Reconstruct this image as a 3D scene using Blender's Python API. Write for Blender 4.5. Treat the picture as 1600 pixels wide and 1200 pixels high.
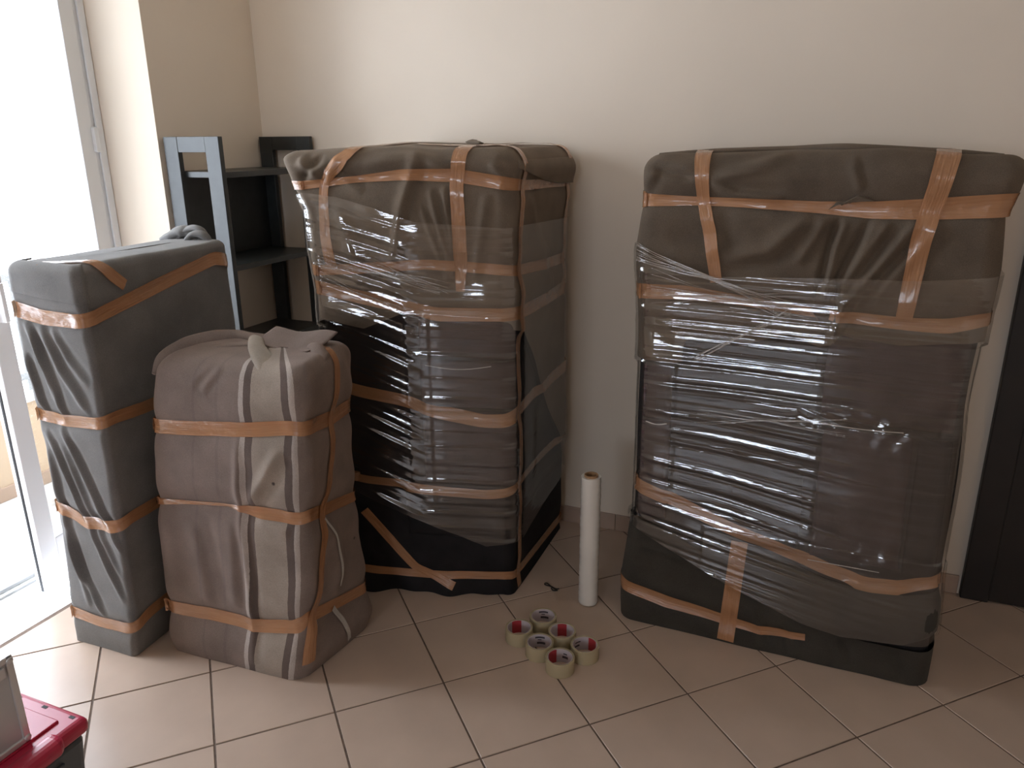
import bpy, bmesh, math, random
import numpy as np
from mathutils import Vector, Matrix
from mathutils.bvhtree import BVHTree

# ------------------------------------------------------------------ scene, camera, light
for o in list(bpy.data.objects):
    bpy.data.objects.remove(o)
SC = bpy.context.scene
COL = SC.collection
random.seed(7)
V = SC.view_settings
V.view_transform = 'Standard'; V.look = 'None'; V.gamma = 1.0; V.use_curve_mapping = False
V.exposure = 0.0
SC.cycles.transparent_max_bounces = 24
SC.cycles.max_bounces = 14
SC.cycles.diffuse_bounces = 8
SC.cycles.use_denoising = True
SC.cycles.sample_clamp_indirect = 12.0
SC.cycles.caustics_reflective = False
SC.cycles.caustics_refractive = False

# X runs along the back wall, Y towards it, Z up; metres
cd = bpy.data.cameras.new('camera'); cam = bpy.data.objects.new('camera', cd); COL.objects.link(cam)
right = Vector((0.92234291, 0.38630409, -0.00726026))
down = Vector((0.11074263, -0.28231913, -0.95290712))
fwd = Vector((-0.37016162, 0.87810310, -0.30317538))
M = Matrix((right, -down, -fwd)).transposed().to_4x4()
M.translation = Vector((1.201676, -1.506121, 1.588346))
cam.matrix_world = M
cd.sensor_width = 36.0; cd.lens = 36.0 * 1206.297 / 1600.0
cd.clip_start = 0.02; cd.clip_end = 200
SC.camera = cam

wd = bpy.data.worlds.new('world'); SC.world = wd; wd.use_nodes = True
bg = wd.node_tree.nodes['Background']
bg.inputs['Color'].default_value = (0.80, 0.875, 1.0, 1)      # bright overcast sky
bg.inputs['Strength'].default_value = 13.0

WALL_Y, WALL_X = 1.375, -1.201           # back wall and left wall (room faces)
REAR_Y, RIGHT_X, CEIL = -6.0, 4.2, 2.75
OPEN_Y0, OPEN_Y1, OPEN_Z = -0.56, 0.785, 2.42   # balcony door opening in the left wall
REAR_X0, REAR_X1, REAR_SILL, REAR_Z = -0.58, 1.2, 1.25, 2.15      # balcony window in the rear wall, behind the camera

def portal(name, loc, rot, sx, sy):
    l = bpy.data.lights.new(name, 'AREA'); l.shape = 'RECTANGLE'; l.size = sx; l.size_y = sy
    l.cycles.is_portal = True
    o = bpy.data.objects.new(name, l); COL.objects.link(o); o.location = loc; o.rotation_euler = rot
portal('balcony_portal', (-1.56, 0.11, 1.21), (0, -math.pi / 2, 0), 2.44, 1.36)
portal('rear_portal', (0.31, REAR_Y - 0.02, 1.7), (math.pi / 2, 0, 0), 1.78, .9)

# ------------------------------------------------------------------ materials
def new_mat(name):
    m = bpy.data.materials.new(name); m.use_nodes = True
    nt = m.node_tree; b = nt.nodes['Principled BSDF']
    return m, nt, b
def N(nt, t, **kw):
    n = nt.nodes.new(t)
    for k, v in kw.items():
        if k in n.inputs: n.inputs[k].default_value = v
        else: setattr(n, k, v)
    return n
def mixrgb(nt, fac, a, b, blend='MIX'):
    n = nt.nodes.new('ShaderNodeMix'); n.data_type = 'RGBA'; n.blend_type = blend
    for sock, v in ((n.inputs[0], fac), (n.inputs[6], a), (n.inputs[7], b)):
        if hasattr(v, 'links'): nt.links.new(v, sock)
        elif isinstance(v, (int, float)): sock.default_value = v
        else: sock.default_value = (*v, 1) if len(v) == 3 else v
    return n.outputs[2]
def plain(name, col, rough=0.6, metal=0.0, noise=0.0, nscale=20, bump=0.0, bscale=200, spec=0.5, coat=0.0):
    m, nt, b = new_mat(name)
    b.inputs['Base Color'].default_value = (*col, 1); b.inputs['Roughness'].default_value = rough
    b.inputs['Metallic'].default_value = metal; b.inputs['Specular IOR Level'].default_value = spec
    b.inputs['Coat Weight'].default_value = coat
    tc = N(nt, 'ShaderNodeTexCoord')
    if noise:
        n = N(nt, 'ShaderNodeTexNoise', Scale=nscale, Detail=5.0); nt.links.new(tc.outputs['Object'], n.inputs['Vector'])
        r = N(nt, 'ShaderNodeMapRange'); r.inputs['From Min'].default_value = .3; r.inputs['From Max'].default_value = .7
        nt.links.new(n.outputs['Fac'], r.inputs['Value'])
        a = tuple(c * (1 - noise) for c in col); c2 = tuple(min(1, c * (1 + noise)) for c in col)
        nt.links.new(mixrgb(nt, r.outputs[0], a, c2), b.inputs['Base Color'])
    if bump:
        n = N(nt, 'ShaderNodeTexNoise', Scale=bscale, Detail=3.0); nt.links.new(tc.outputs['Object'], n.inputs['Vector'])
        bp = N(nt, 'ShaderNodeBump', Strength=bump, Distance=.002); nt.links.new(n.outputs['Fac'], bp.inputs['Height'])
        nt.links.new(bp.outputs[0], b.inputs['Normal'])
    return m
def wool(name, col, var=0.25, fuzz=0.25):
    m, nt, b = new_mat(name)
    tc = N(nt, 'ShaderNodeTexCoord')
    f = N(nt, 'ShaderNodeTexNoise', Scale=520.0, Detail=4.0, Roughness=.7); nt.links.new(tc.outputs['Object'], f.inputs['Vector'])
    g = N(nt, 'ShaderNodeTexNoise', Scale=9.0, Detail=4.0); nt.links.new(tc.outputs['Object'], g.inputs['Vector'])
    r = N(nt, 'ShaderNodeMapRange'); r.inputs['From Min'].default_value = .32; r.inputs['From Max'].default_value = .68
    nt.links.new(f.outputs['Fac'], r.inputs['Value'])
    c1 = mixrgb(nt, r.outputs[0], tuple(c * (1 - var) for c in col), tuple(c * (1 + var) for c in col))
    r2 = N(nt, 'ShaderNodeMapRange'); r2.inputs['From Min'].default_value = .35; r2.inputs['From Max'].default_value = .65
    r2.inputs['To Min'].default_value = .86; r2.inputs['To Max'].default_value = 1.12
    nt.links.new(g.outputs['Fac'], r2.inputs['Value'])
    sc = N(nt, 'ShaderNodeVectorMath', operation='SCALE'); nt.links.new(c1, sc.inputs[0]); nt.links.new(r2.outputs[0], sc.inputs['Scale'])
    nt.links.new(sc.outputs[0], b.inputs['Base Color'])
    b.inputs['Roughness'].default_value = .95; b.inputs['Specular IOR Level'].default_value = .15
    b.inputs['Sheen Weight'].default_value = fuzz; b.inputs['Sheen Roughness'].default_value = .6
    b.inputs['Sheen Tint'].default_value = (*[min(1, c * 4) for c in col], 1)
    bp = N(nt, 'ShaderNodeBump', Strength=.35, Distance=.0015); nt.links.new(f.outputs['Fac'], bp.inputs['Height'])
    nt.links.new(bp.outputs[0], b.inputs['Normal'])
    return m, nt, b, sc
MAT = {}
MAT['wool_olive'] = wool('wool_olive', (.150, .120, .092))[0]
MAT['wool_brown'] = wool('wool_brown', (.112, .088, .066))[0]
MAT['wool_dark'] = wool('wool_dark', (.047, .043, .037))[0]
MAT['wool_slate'] = wool('wool_slate', (.160, .158, .154))[0]
MAT['wool_white'] = wool('wool_white', (.46, .44, .41))[0]
MAT['wool_taupe'] = wool('wool_taupe', (.190, .152, .134))[0]
MAT['wool_beige'] = wool('wool_beige', (.31, .265, .225))[0]
MAT['suede'] = plain('suede', (.046, .034, .036), .85, noise=.3, nscale=14, bump=.2, bscale=400, spec=.25)
MAT['suede_black'] = plain('suede_black', (.013, .012, .013), .8, noise=.3, nscale=14, bump=.2, bscale=400, spec=.25)
MAT['thread'] = plain('thread', (.62, .58, .54), .8)

def striped_wool():
    m, nt, b, sc = wool('wool_striped', (.190, .152, .134))
    uv = N(nt, 'ShaderNodeUVMap'); sp = N(nt, 'ShaderNodeSeparateXYZ'); nt.links.new(uv.outputs[0], sp.inputs[0])
    # wobble of the woven edge
    tc = N(nt, 'ShaderNodeTexCoord'); nz = N(nt, 'ShaderNodeTexNoise', Scale=60.0); nt.links.new(tc.outputs['Object'], nz.inputs['Vector'])
    ma = N(nt, 'ShaderNodeMath', operation='MULTIPLY_ADD'); ma.inputs[1].default_value = .006
    nt.links.new(nz.outputs['Fac'], ma.inputs[0]); nt.links.new(sp.outputs['X'], ma.inputs[2])
    rp = N(nt, 'ShaderNodeValToRGB'); cr = rp.color_ramp; cr.interpolation = 'CONSTANT'
    T_, W_, D_, B_ = (1, 1, 1), (2.10, 2.35, 2.45), (.52, .50, .50), (1.55, 1.66, 1.60)
    G_ = (.90, .90, .92)
    stops = [(0, T_), (.300, G_), (.315, T_), (.45, G_), (.47, T_), (.606, W_), (.640, D_), (.684, B_), (.880, D_), (.926, W_), (.964, T_)]
    while len(cr.elements) > 1: cr.elements.remove(cr.elements[0])
    cr.elements[0].position = 0; cr.elements[0].color = (*[x / 3 for x in T_], 1)
    for p, c in stops[1:]:
        e = cr.elements.new(p); e.color = (*[x / 3 for x in c], 1)
    nt.links.new(ma.outputs[0], rp.inputs[0])
    s3 = N(nt, 'ShaderNodeVectorMath', operation='SCALE'); s3.inputs['Scale'].default_value = 3.0; nt.links.new(rp.outputs[0], s3.inputs[0])
    mu = N(nt, 'ShaderNodeVectorMath', operation='MULTIPLY'); nt.links.new(sc.outputs[0], mu.inputs[0]); nt.links.new(s3.outputs[0], mu.inputs[1])
    # a few small stains
    vo = N(nt, 'ShaderNodeTexVoronoi', Scale=7.0); nt.links.new(tc.outputs['Object'], vo.inputs['Vector'])
    lt = N(nt, 'ShaderNodeMapRange'); lt.inputs['From Min'].default_value = .02; lt.inputs['From Max'].default_value = .05
    nt.links.new(vo.outputs['Distance'], lt.inputs['Value'])
    nt.links.new(mixrgb(nt, lt.outputs[0], (.05, .042, .04), mu.outputs[0]), b.inputs['Base Color'])
    return m
MAT['wool_striped'] = striped_wool()

def tape_mat():
    m, nt, b = new_mat('brown_tape')
    uv = N(nt, 'ShaderNodeUVMap'); mp = N(nt, 'ShaderNodeMapping'); mp.inputs['Scale'].default_value = (9, 190, 1)
    nt.links.new(uv.outputs[0], mp.inputs['Vector'])
    n = N(nt, 'ShaderNodeTexNoise', Scale=1.0, Detail=3.0); nt.links.new(mp.outputs[0], n.inputs['Vector'])
    tc = N(nt, 'ShaderNodeTexCoord'); n2 = N(nt, 'ShaderNodeTexNoise', Scale=45.0, Detail=2.0); nt.links.new(tc.outputs['Object'], n2.inputs['Vector'])
    ad = N(nt, 'ShaderNodeMath', operation='ADD'); nt.links.new(n.outputs['Fac'], ad.inputs[0]); nt.links.new(n2.outputs['Fac'], ad.inputs[1])
    bp = N(nt, 'ShaderNodeBump', Strength=.55, Distance=.004); nt.links.new(ad.outputs[0], bp.inputs['Height'])
    nt.links.new(bp.outputs[0], b.inputs['Normal'])
    nt.links.new(mixrgb(nt, n.outputs['Fac'], (.39, .185, .085), (.54, .285, .145)), b.inputs['Base Color'])
    b.inputs['Roughness'].default_value = .25; b.inputs['Specular IOR Level'].default_value = .6; b.inputs['Coat Weight'].default_value = .7; b.inputs['Coat Roughness'].default_value = .10
    tr = N(nt, 'ShaderNodeBsdfTransparent'); tr.inputs[0].default_value = (.92, .62, .42, 1)
    mx = N(nt, 'ShaderNodeMixShader'); mx.inputs[0].default_value = .80
    nt.links.new(tr.outputs[0], mx.inputs[1]); nt.links.new(b.outputs[0], mx.inputs[2])
    nt.links.new(mx.outputs[0], nt.nodes['Material Output'].inputs['Surface'])
    return m
MAT['tape'] = tape_mat()

def film_mat(name, base=.115, edge=.35, haze=.006, rough=.05):
    m, nt, b = new_mat(name); nt.nodes.remove(b)
    tc = N(nt, 'ShaderNodeTexCoord')
    mpp = N(nt, 'ShaderNodeMapping'); mpp.inputs['Scale'].default_value = (6, 6, 150); nt.links.new(tc.outputs['Object'], mpp.inputs['Vector'])
    n = N(nt, 'ShaderNodeTexNoise', Scale=1.0, Detail=3.0); nt.links.new(mpp.outputs[0], n.inputs['Vector'])
    bp = N(nt, 'ShaderNodeBump', Strength=.15, Distance=.004); nt.links.new(n.outputs['Fac'], bp.inputs['Height'])
    gl = N(nt, 'ShaderNodeBsdfGlossy'); gl.inputs['Color'].default_value = (1, 1, 1, 1); gl.inputs['Roughness'].default_value = rough
    nt.links.new(bp.outputs[0], gl.inputs['Normal'])
    df = N(nt, 'ShaderNodeBsdfDiffuse'); df.inputs['Color'].default_value = (.8, .8, .8, 1)
    tr = N(nt, 'ShaderNodeBsdfTransparent'); tr.inputs[0].default_value = (.965, .965, .96, 1)
    m0 = N(nt, 'ShaderNodeMixShader'); m0.inputs[0].default_value = haze
    nt.links.new(tr.outputs[0], m0.inputs[1]); nt.links.new(df.outputs[0], m0.inputs[2])
    lw = N(nt, 'ShaderNodeLayerWeight', Blend=.25)
    mr = N(nt, 'ShaderNodeMapRange'); mr.inputs['To Min'].default_value = base; mr.inputs['To Max'].default_value = edge
    nt.links.new(lw.outputs['Fresnel'], mr.inputs['Value'])
    m1 = N(nt, 'ShaderNodeMixShader'); nt.links.new(mr.outputs[0], m1.inputs[0])
    nt.links.new(m0.outputs[0], m1.inputs[1]); nt.links.new(gl.outputs[0], m1.inputs[2])
    nt.links.new(m1.outputs[0], nt.nodes['Material Output'].inputs['Surface'])
    return m
MAT['film'] = film_mat('stretch_film_clear')
MAT['film_rope'] = film_mat('gathered_film', .16, .45, .05, .12)
MAT['glass'] = film_mat('window_glass', .03, .5, .004, .0)

MAT['wall'] = plain('wall_paint', (.80, .710, .600), .9, noise=.02, nscale=2.5, bump=.06, bscale=300, spec=.2)
MAT['ceiling'] = plain('ceiling_paint', (.84, .79, .70), .9, spec=.2)
MAT['reveal'] = plain('reveal_paint', (.86, .85, .83), .85, spec=.2)
MAT['tile'] = plain('floor_tile', (.52, .405, .325), .30, noise=.07, nscale=5, bump=.03, bscale=40, spec=.45)
MAT['grout'] = plain('grout', (.155, .115, .092), .95, noise=.2, nscale=40)
MAT['skirting'] = plain('skirting_tile', (.44, .33, .26), .45, noise=.08, nscale=9)
MAT['aluminium'] = plain('white_aluminium', (.80, .82, .84), .38, spec=.5)
MAT['bare_aluminium'] = plain('bare_aluminium', (.60, .61, .61), .42, metal=.5)
MAT['gasket'] = plain('black_gasket', (.02, .02, .022), .7)
MAT['steel'] = plain('steel', (.6, .6, .6), .3, metal=1.0)
MAT['parapet'] = plain('parapet_plaster', (.40, .31, .215), .9, noise=.06, nscale=6)
MAT['parapet_base'] = plain('parapet_base', (.30, .22, .16), .8)
MAT['balcony_floor'] = plain('balcony_floor', (.50, .49, .475), .7, noise=.05, nscale=5)
MAT['marble'] = plain('marble_cap', (.80, .79, .77), .5)
MAT['railing'] = plain('railing_paint', (.20, .215, .225), .5)
MAT['shutter'] = plain('shutter_paint', (.62, .61, .63), .6)
MAT['shelf'] = plain('black_brown_wood', (.022, .025, .024), .42, noise=.25, nscale=18, spec=.5)
MAT['screw'] = plain('screw_cap', (.85, .85, .85), .3)
MAT['wenge'] = plain('wenge_door', (.012, .0085, .007), .5, noise=.3, nscale=10)
MAT['cardboard'] = plain('cardboard', (.36, .22, .12), .9, noise=.1, nscale=60)
MAT['roll_film'] = plain('wound_film', (.72, .70, .66), .25, spec=.5, coat=.3)
MAT['label_white'] = plain('label_white', (.50, .45, .48), .6)
MAT['label_red'] = plain('label_red', (.40, .035, .045), .55)
MAT['ink'] = plain('ink', (.05, .04, .05), .7)
MAT['case_panel'] = plain('case_panel', (.50, .51, .53), .45, metal=.3, noise=.05, nscale=8)
MAT['case_edge'] = plain('case_edge', (.62, .62, .63), .35, metal=.5)
MAT['red_plastic'] = plain('red_plastic', (.42, .018, .055), .33, spec=.5)
MAT['grey_plastic'] = plain('grey_plastic', (.050, .062, .072), .42, noise=.1, nscale=30)
MAT['black_wire'] = plain('black_wire', (.01, .008, .007), .5)
def clear_tape():
    m, nt, b = new_mat('clear_tape')
    b.inputs['Base Color'].default_value = (.60, .53, .37, 1); b.inputs['Roughness'].default_value = .18
    b.inputs['Subsurface Weight'].default_value = .25; b.inputs['Subsurface Radius'].default_value = (.02, .017, .01)
    tr = N(nt, 'ShaderNodeBsdfTransparent'); tr.inputs[0].default_value = (.95, .90, .74, 1)
    mx = N(nt, 'ShaderNodeMixShader'); mx.inputs[0].default_value = .62
    nt.links.new(tr.outputs[0], mx.inputs[1]); nt.links.new(b.outputs[0], mx.inputs[2])
    nt.links.new(mx.outputs[0], nt.nodes['Material Output'].inputs['Surface'])
    return m
MAT['clear_tape'] = clear_tape()

# ------------------------------------------------------------------ mesh helpers
def wloc(o):
    p = Vector((0, 0, 0))
    while o is not None: p = p + o.location; o = o.parent
    return p
def thing(name, label, cat, loc=(0, 0, 0), group=None):
    o = bpy.data.objects.new(name, None); COL.objects.link(o); o.location = loc
    o.empty_display_size = .05
    o['label'] = label; o['category'] = cat
    if group: o['group'] = group
    return o
def tag(o, label, cat, group=None):
    o['label'] = label; o['category'] = cat
    if group: o['group'] = group
    return o
def mk(name, verts, faces, mat, parent=None, smooth=False, uv=None, origin=None):
    """one mesh object; verts are world coordinates"""
    me = bpy.data.meshes.new(name)
    off = np.array(wloc(parent) if parent else (origin if origin is not None else (0, 0, 0)))
    v = np.asarray(verts, dtype=np.float64) - off
    me.from_pydata(v.tolist(), [], faces if isinstance(faces, list) else faces.tolist())
    if mat: me.materials.append(MAT[mat])
    if smooth: me.polygons.foreach_set('use_smooth', [True] * len(me.polygons))
    if uv is not None:
        ul = me.uv_layers.new(name='UVMap'); li = np.zeros(len(me.loops), dtype=np.int32)
        me.loops.foreach_get('vertex_index', li)
        ul.data.foreach_set('uv', np.asarray(uv)[li].astype(np.float32).ravel())
    me.update()
    o = bpy.data.objects.new(name, me); COL.objects.link(o)
    if parent: o.parent = parent
    elif origin is not None: o.location = origin
    return o
def grid_faces(n, m, wrap=False):
    i, j = np.meshgrid(np.arange(n - 1), np.arange(m if wrap else m - 1), indexing='ij')
    j2 = (j + 1) % m
    return np.stack([i * m + j, i * m + j2, (i + 1) * m + j2, (i + 1) * m + j], -1).reshape(-1, 4)
def bm_obj(name, bm, mat, parent=None, smooth=False, origin=None):
    off = Vector(wloc(parent)) if parent else Vector(origin if origin is not None else (0, 0, 0))
    me = bpy.data.meshes.new(name); bmesh.ops.translate(bm, verts=bm.verts, vec=-off)
    bmesh.ops.recalc_face_normals(bm, faces=bm.faces)
    bm.to_mesh(me); bm.free()
    if mat: me.materials.append(MAT[mat])
    if smooth: me.polygons.foreach_set('use_smooth', [True] * len(me.polygons))
    o = bpy.data.objects.new(name, me); COL.objects.link(o)
    if parent: o.parent = parent
    elif origin is not None: o.location = origin
    return o
def bbox(bm, x0, x1, y0, y1, z0, z1, bevel=0, seg=2):
    r = bmesh.ops.create_cube(bm, size=1.0)
    vs = r['verts']
    bmesh.ops.scale(bm, verts=vs, vec=(x1 - x0, y1 - y0, z1 - z0))
    bmesh.ops.translate(bm, verts=vs, vec=((x0 + x1) / 2, (y0 + y1) / 2, (z0 + z1) / 2))
    if bevel:
        es = list({e for v in vs for e in v.link_edges})
        bmesh.ops.bevel(bm, geom=es, offset=bevel, segments=seg, affect='EDGES', profile=.5)
    return bm
def box(name, x0, x1, y0, y1, z0, z1, mat, parent=None, bevel=0, seg=2, origin=None):
    bm = bmesh.new(); bbox(bm, x0, x1, y0, y1, z0, z1, bevel, seg)
    return bm_obj(name, bm, mat, parent, origin=origin)
def prism(name, poly, z0, z1, mat, parent=None):
    n = len(poly); v = [(x, y, z0) for x, y in poly] + [(x, y, z1) for x, y in poly]
    f = [list(range(n))[::-1], list(range(n, 2 * n))] + [[i, (i + 1) % n, n + (i + 1) % n, n + i] for i in range(n)]
    return mk(name, v, f, mat, parent)
def structure(o):
    o['kind'] = 'structure'; return o
def catmull(P, n):
    P = np.asarray(P, float)
    if len(P) < 3:
        t = np.linspace(0, 1, n)[:, None]; return P[0] + (P[-1] - P[0]) * t
    E = np.vstack([2 * P[0] - P[1], P, 2 * P[-1] - P[-2]])
    u = np.linspace(0, len(P) - 1 - 1e-9, n); k = u.astype(int); t = (u - k)[:, None]
    a, b, c, d = E[k], E[k + 1], E[k + 2], E[k + 3]
    return .5 * (2 * b + (c - a) * t + (2 * a - 5 * b + 4 * c - d) * t ** 2 + (3 * b - a - 3 * c + d) * t ** 3)
def tube(name, path, rad, mat, parent=None, n=40, seg=10, squash=None, wob=0, seed=1, origin=None, twist=0):
    C = catmull(path, n); R = np.interp(np.linspace(0, 1, n), np.linspace(0, 1, len(rad)), rad)
    Tn = np.gradient(C, axis=0); Tn /= np.linalg.norm(Tn, axis=1)[:, None] + 1e-12
    up = np.array((0, 0, 1.0)); 
    if abs(Tn[n // 2] @ up) > .9: up = np.array((0, 1.0, 0))
    A = np.cross(Tn, up); A /= np.linalg.norm(A, axis=1)[:, None]; B = np.cross(A, Tn)
    th = np.linspace(0, 2 * np.pi, seg, endpoint=False); rng = np.random.RandomState(seed)
    ph = rng.rand(4) * 6.28
    ww = 1 + wob * (np.sin(th[None] * 3 + ph[0] + np.linspace(0, 5, n)[:, None]) + .6 * np.sin(th[None] * 2 + ph[1] + np.linspace(0, 17, n)[:, None]))
    sq = squash or (1, 1)
    tw = np.linspace(0, twist, n)[:, None]
    ca, sa = np.cos(th[None] + tw * 0), np.sin(th[None] + tw * 0)
    a1 = sq[0] * ca * np.cos(tw) - sq[1] * sa * np.sin(tw); b1 = sq[0] * ca * np.sin(tw) + sq[1] * sa * np.cos(tw)
    Pp = C[:, None] + (R[:, None] * ww)[..., None] * (a1[..., None] * A[:, None] + b1[..., None] * B[:, None])
    v = np.vstack([Pp.reshape(-1, 3), C[:1], C[-1:]])
    f = grid_faces(n, seg, True).tolist()
    f += [[(j + 1) % seg, j, n * seg] for j in range(seg)] + [[(n - 1) * seg + j, (n - 1) * seg + (j + 1) % seg, n * seg + 1] for j in range(seg)]
    return mk(name, v, f, mat, parent, smooth=True, origin=origin)
def lathe(name, prof, mat, cx, cy, parent=None, seg=40, smooth=False, a0=0, a1=2 * math.pi, closed=True, origin=None):
    """prof: list of (r, z)"""
    full = abs(a1 - a0 - 2 * math.pi) < 1e-6
    n = seg if full else seg + 1
    th = np.linspace(a0, a1, n, endpoint=not full)
    P = np.array([[(cx + r * math.cos(t), cy + r * math.sin(t), z) for t in th] for r, z in prof])
    m = len(prof)
    F = grid_faces(m, n, full).tolist()
    if closed: F += [[(m - 1) * n + j, (m - 1) * n + (j + 1) % n, (j + 1) % n, j] for j in range(n if full else n - 1)]
    o = mk(name, P.reshape(-1, 3), F, mat, parent, origin=origin)
    bm = bmesh.new(); bm.from_mesh(o.data); bmesh.ops.recalc_face_normals(bm, faces=bm.faces); bm.to_mesh(o.data); bm.free()
    if smooth:
        for p in o.data.polygons: p.use_smooth = True
        try: o.data.set_sharp_from_angle(angle=math.radians(40))
        except Exception: pass
    return o

# ------------------------------------------------------------------ room shell
S2 = math.sqrt(.5); T = 0.33
slab = structure(box('floor', WALL_X - .02, RIGHT_X + .02, REAR_Y - .02, WALL_Y + .02, -.06, -.0025, 'grout'))
def clip(poly, a, b, c):           # keep a*x+b*y<=c
    out = []
    for i in range(len(poly)):
        p, q = poly[i], poly[(i + 1) % len(poly)]
        dp, dq = a * p[0] + b * p[1] - c, a * q[0] + b * q[1] - c
        if dp <= 0: out.append(p)
        if dp * dq < 0:
            t = dp / (dp - dq); out.append((p[0] + t * (q[0] - p[0]), p[1] + t * (q[1] - p[1])))
    return out
g = .0029                          # half joint
hw = T / 2 - g
tile_mesh = None
def tile_geo(poly):
    n = len(poly); c = np.mean(np.array(poly), axis=0)
    ins = [tuple(np.array(p) + (c - np.array(p)) * (.0015 / (np.linalg.norm(np.array(p) - c) + 1e-9))) for p in poly]
    v = [(x, y, -.01) for x, y in poly] + [(x, y, -.0012) for x, y in poly] + [(x, y, 0) for x, y in ins]
    f = [[i, (i + 1) % n, n + (i + 1) % n, n + i] for i in range(n)] + [[n + i, n + (i + 1) % n, 2 * n + (i + 1) % n, 2 * n + i] for i in range(n)] + [list(range(2 * n, 3 * n))]
    return v, f
cnt = 0
far_v, far_f = [], []
for a in range(-16, 24):
    for b in range(-24, 16):
        ox, oy = (b + .5) * T, -(a + .5) * T               # tile grid runs at 45 degrees to the walls
        cx, cy = (ox - oy) * S2, (ox + oy) * S2
        loc = [(sx * hw, sy * hw) for sx, sy in ((-1, -1), (1, -1), (1, 1), (-1, 1))]
        poly = [(cx + (x - y) * S2, cy + (x + y) * S2) for x, y in loc]
        q = poly
        for pl in ((1, 0, RIGHT_X), (-1, 0, -(WALL_X + .004)), (0, 1, WALL_Y - .004), (0, -1, -REAR_Y)):
            q = clip(q, *pl)
            if len(q) < 3: break
        if len(q) < 3: continue
        P = np.array(q); A = .5 * abs(np.dot(P[:, 0], np.roll(P[:, 1], 1)) - np.dot(P[:, 1], np.roll(P[:, 0], 1)))
        if A < .0006: continue
        if cy < -1.75 or cx > 3.0:                         # behind the camera or past the door: joined
            v, f = tile_geo(q); k0 = len(far_v); far_v += v; far_f += [[i + k0 for i in ff] for ff in f]; continue
        if A > (2 * hw) ** 2 * .999:
            if tile_mesh is None:
                v, f = tile_geo([(x - cx, y - cy) for x, y in poly])
                tile_mesh = bpy.data.meshes.new('tile'); tile_mesh.from_pydata(v, [], f); tile_mesh.materials.append(MAT['tile'])
            o = bpy.data.objects.new('tile', tile_mesh); COL.objects.link(o); o.parent = slab; o.location = (cx, cy, 0)
        else:
            v, f = tile_geo([(x - cx, y - cy) for x, y in q])
            me = bpy.data.meshes.new('tile'); me.from_pydata(v, [], f); me.materials.append(MAT['tile'])
            o = bpy.data.objects.new('tile', me); COL.objects.link(o); o.parent = slab; o.location = (cx, cy, 0)
        cnt += 1
ft = mk('tile_field', far_v, far_f, 'tile', slab); ft['kind'] = 'stuff'
DOOR_X0, DOOR_X1, DOOR_Z = 1.812, 2.68, 2.12
def wall_boxes(name, boxes, mat='wall'):
    bm = bmesh.new()
    for b in boxes: bbox(bm, *b)
    return structure(bm_obj(name, bm, mat))
wall_boxes('wall_back', [(WALL_X, RIGHT_X, WALL_Y, WALL_Y + .15, -.06, CEIL)])
wall_boxes('wall_right', [(RIGHT_X, RIGHT_X + .15, REAR_Y, WALL_Y + .15, -.06, CEIL)])
wall_boxes('wall_rear', [(WALL_X - .34, REAR_X0, REAR_Y - .15, REAR_Y, -.06, CEIL), (REAR_X1, RIGHT_X + .15, REAR_Y - .15, REAR_Y, -.06, CEIL),
                         (REAR_X0, REAR_X1, REAR_Y - .15, REAR_Y, REAR_Z, CEIL), (REAR_X0, REAR_X1, REAR_Y - .15, REAR_Y, -.06, REAR_SILL)])
# left wall with the splayed reveal of the balcony door
bm = bmesh.new()
def pris(bm, poly, z0, z1):
    n = len(poly); vs = [bm.verts.new((x, y, z0)) for x, y in poly] + [bm.verts.new((x, y, z1)) for x, y in poly]
    bm.faces.new(vs[:n][::-1]); bm.faces.new(vs[n:])
    for i in range(n): bm.faces.new((vs[i], vs[(i + 1) % n], vs[n + (i + 1) % n], vs[n + i]))
pris(bm, [(WALL_X, OPEN_Y1), (WALL_X, WALL_Y + .15), (-1.54, WALL_Y + .15), (-1.54, .745), (-1.44, .745)], -.06, CEIL)
pris(bm, [(WALL_X, OPEN_Y0), (-1.44, OPEN_Y0 + .04), (-1.54, OPEN_Y0 + .04), (-1.54, REAR_Y - .15), (WALL_X, REAR_Y - .15)], -.06, CEIL)
bbox(bm, -1.54, WALL_X, OPEN_Y0, OPEN_Y1, OPEN_Z, CEIL)
structure(bm_obj('wall_left', bm, 'wall'))
structure(box('ceiling', WALL_X - .34, RIGHT_X + .15, REAR_Y - .15, WALL_Y + .15, CEIL, CEIL + .1, 'ceiling'))
def skirting(name, lo, hi, axis, fixed, inward):
    root = None; x = lo; i = 0
    r = bpy.data.objects.new(name, None); COL.objects.link(r); r['kind'] = 'structure'
    while x < hi - .01:
        e = min(x + .328, hi)
        if axis == 'x': box('tile', x, e, fixed - .010, fixed - .0005, .0, .072, 'skirting', r, .002)
        else: box('tile', fixed + .0005, fixed + .010, x, e, .0, .072, 'skirting', r, .002)
        x = e + .002
skirting('baseboard_back', WALL_X + .012, DOOR_X0 - .075, 'x', WALL_Y, -1)
skirting('baseboard_left', OPEN_Y1 + .01, WALL_Y - .012, 'y', WALL_X, 1)

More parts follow.
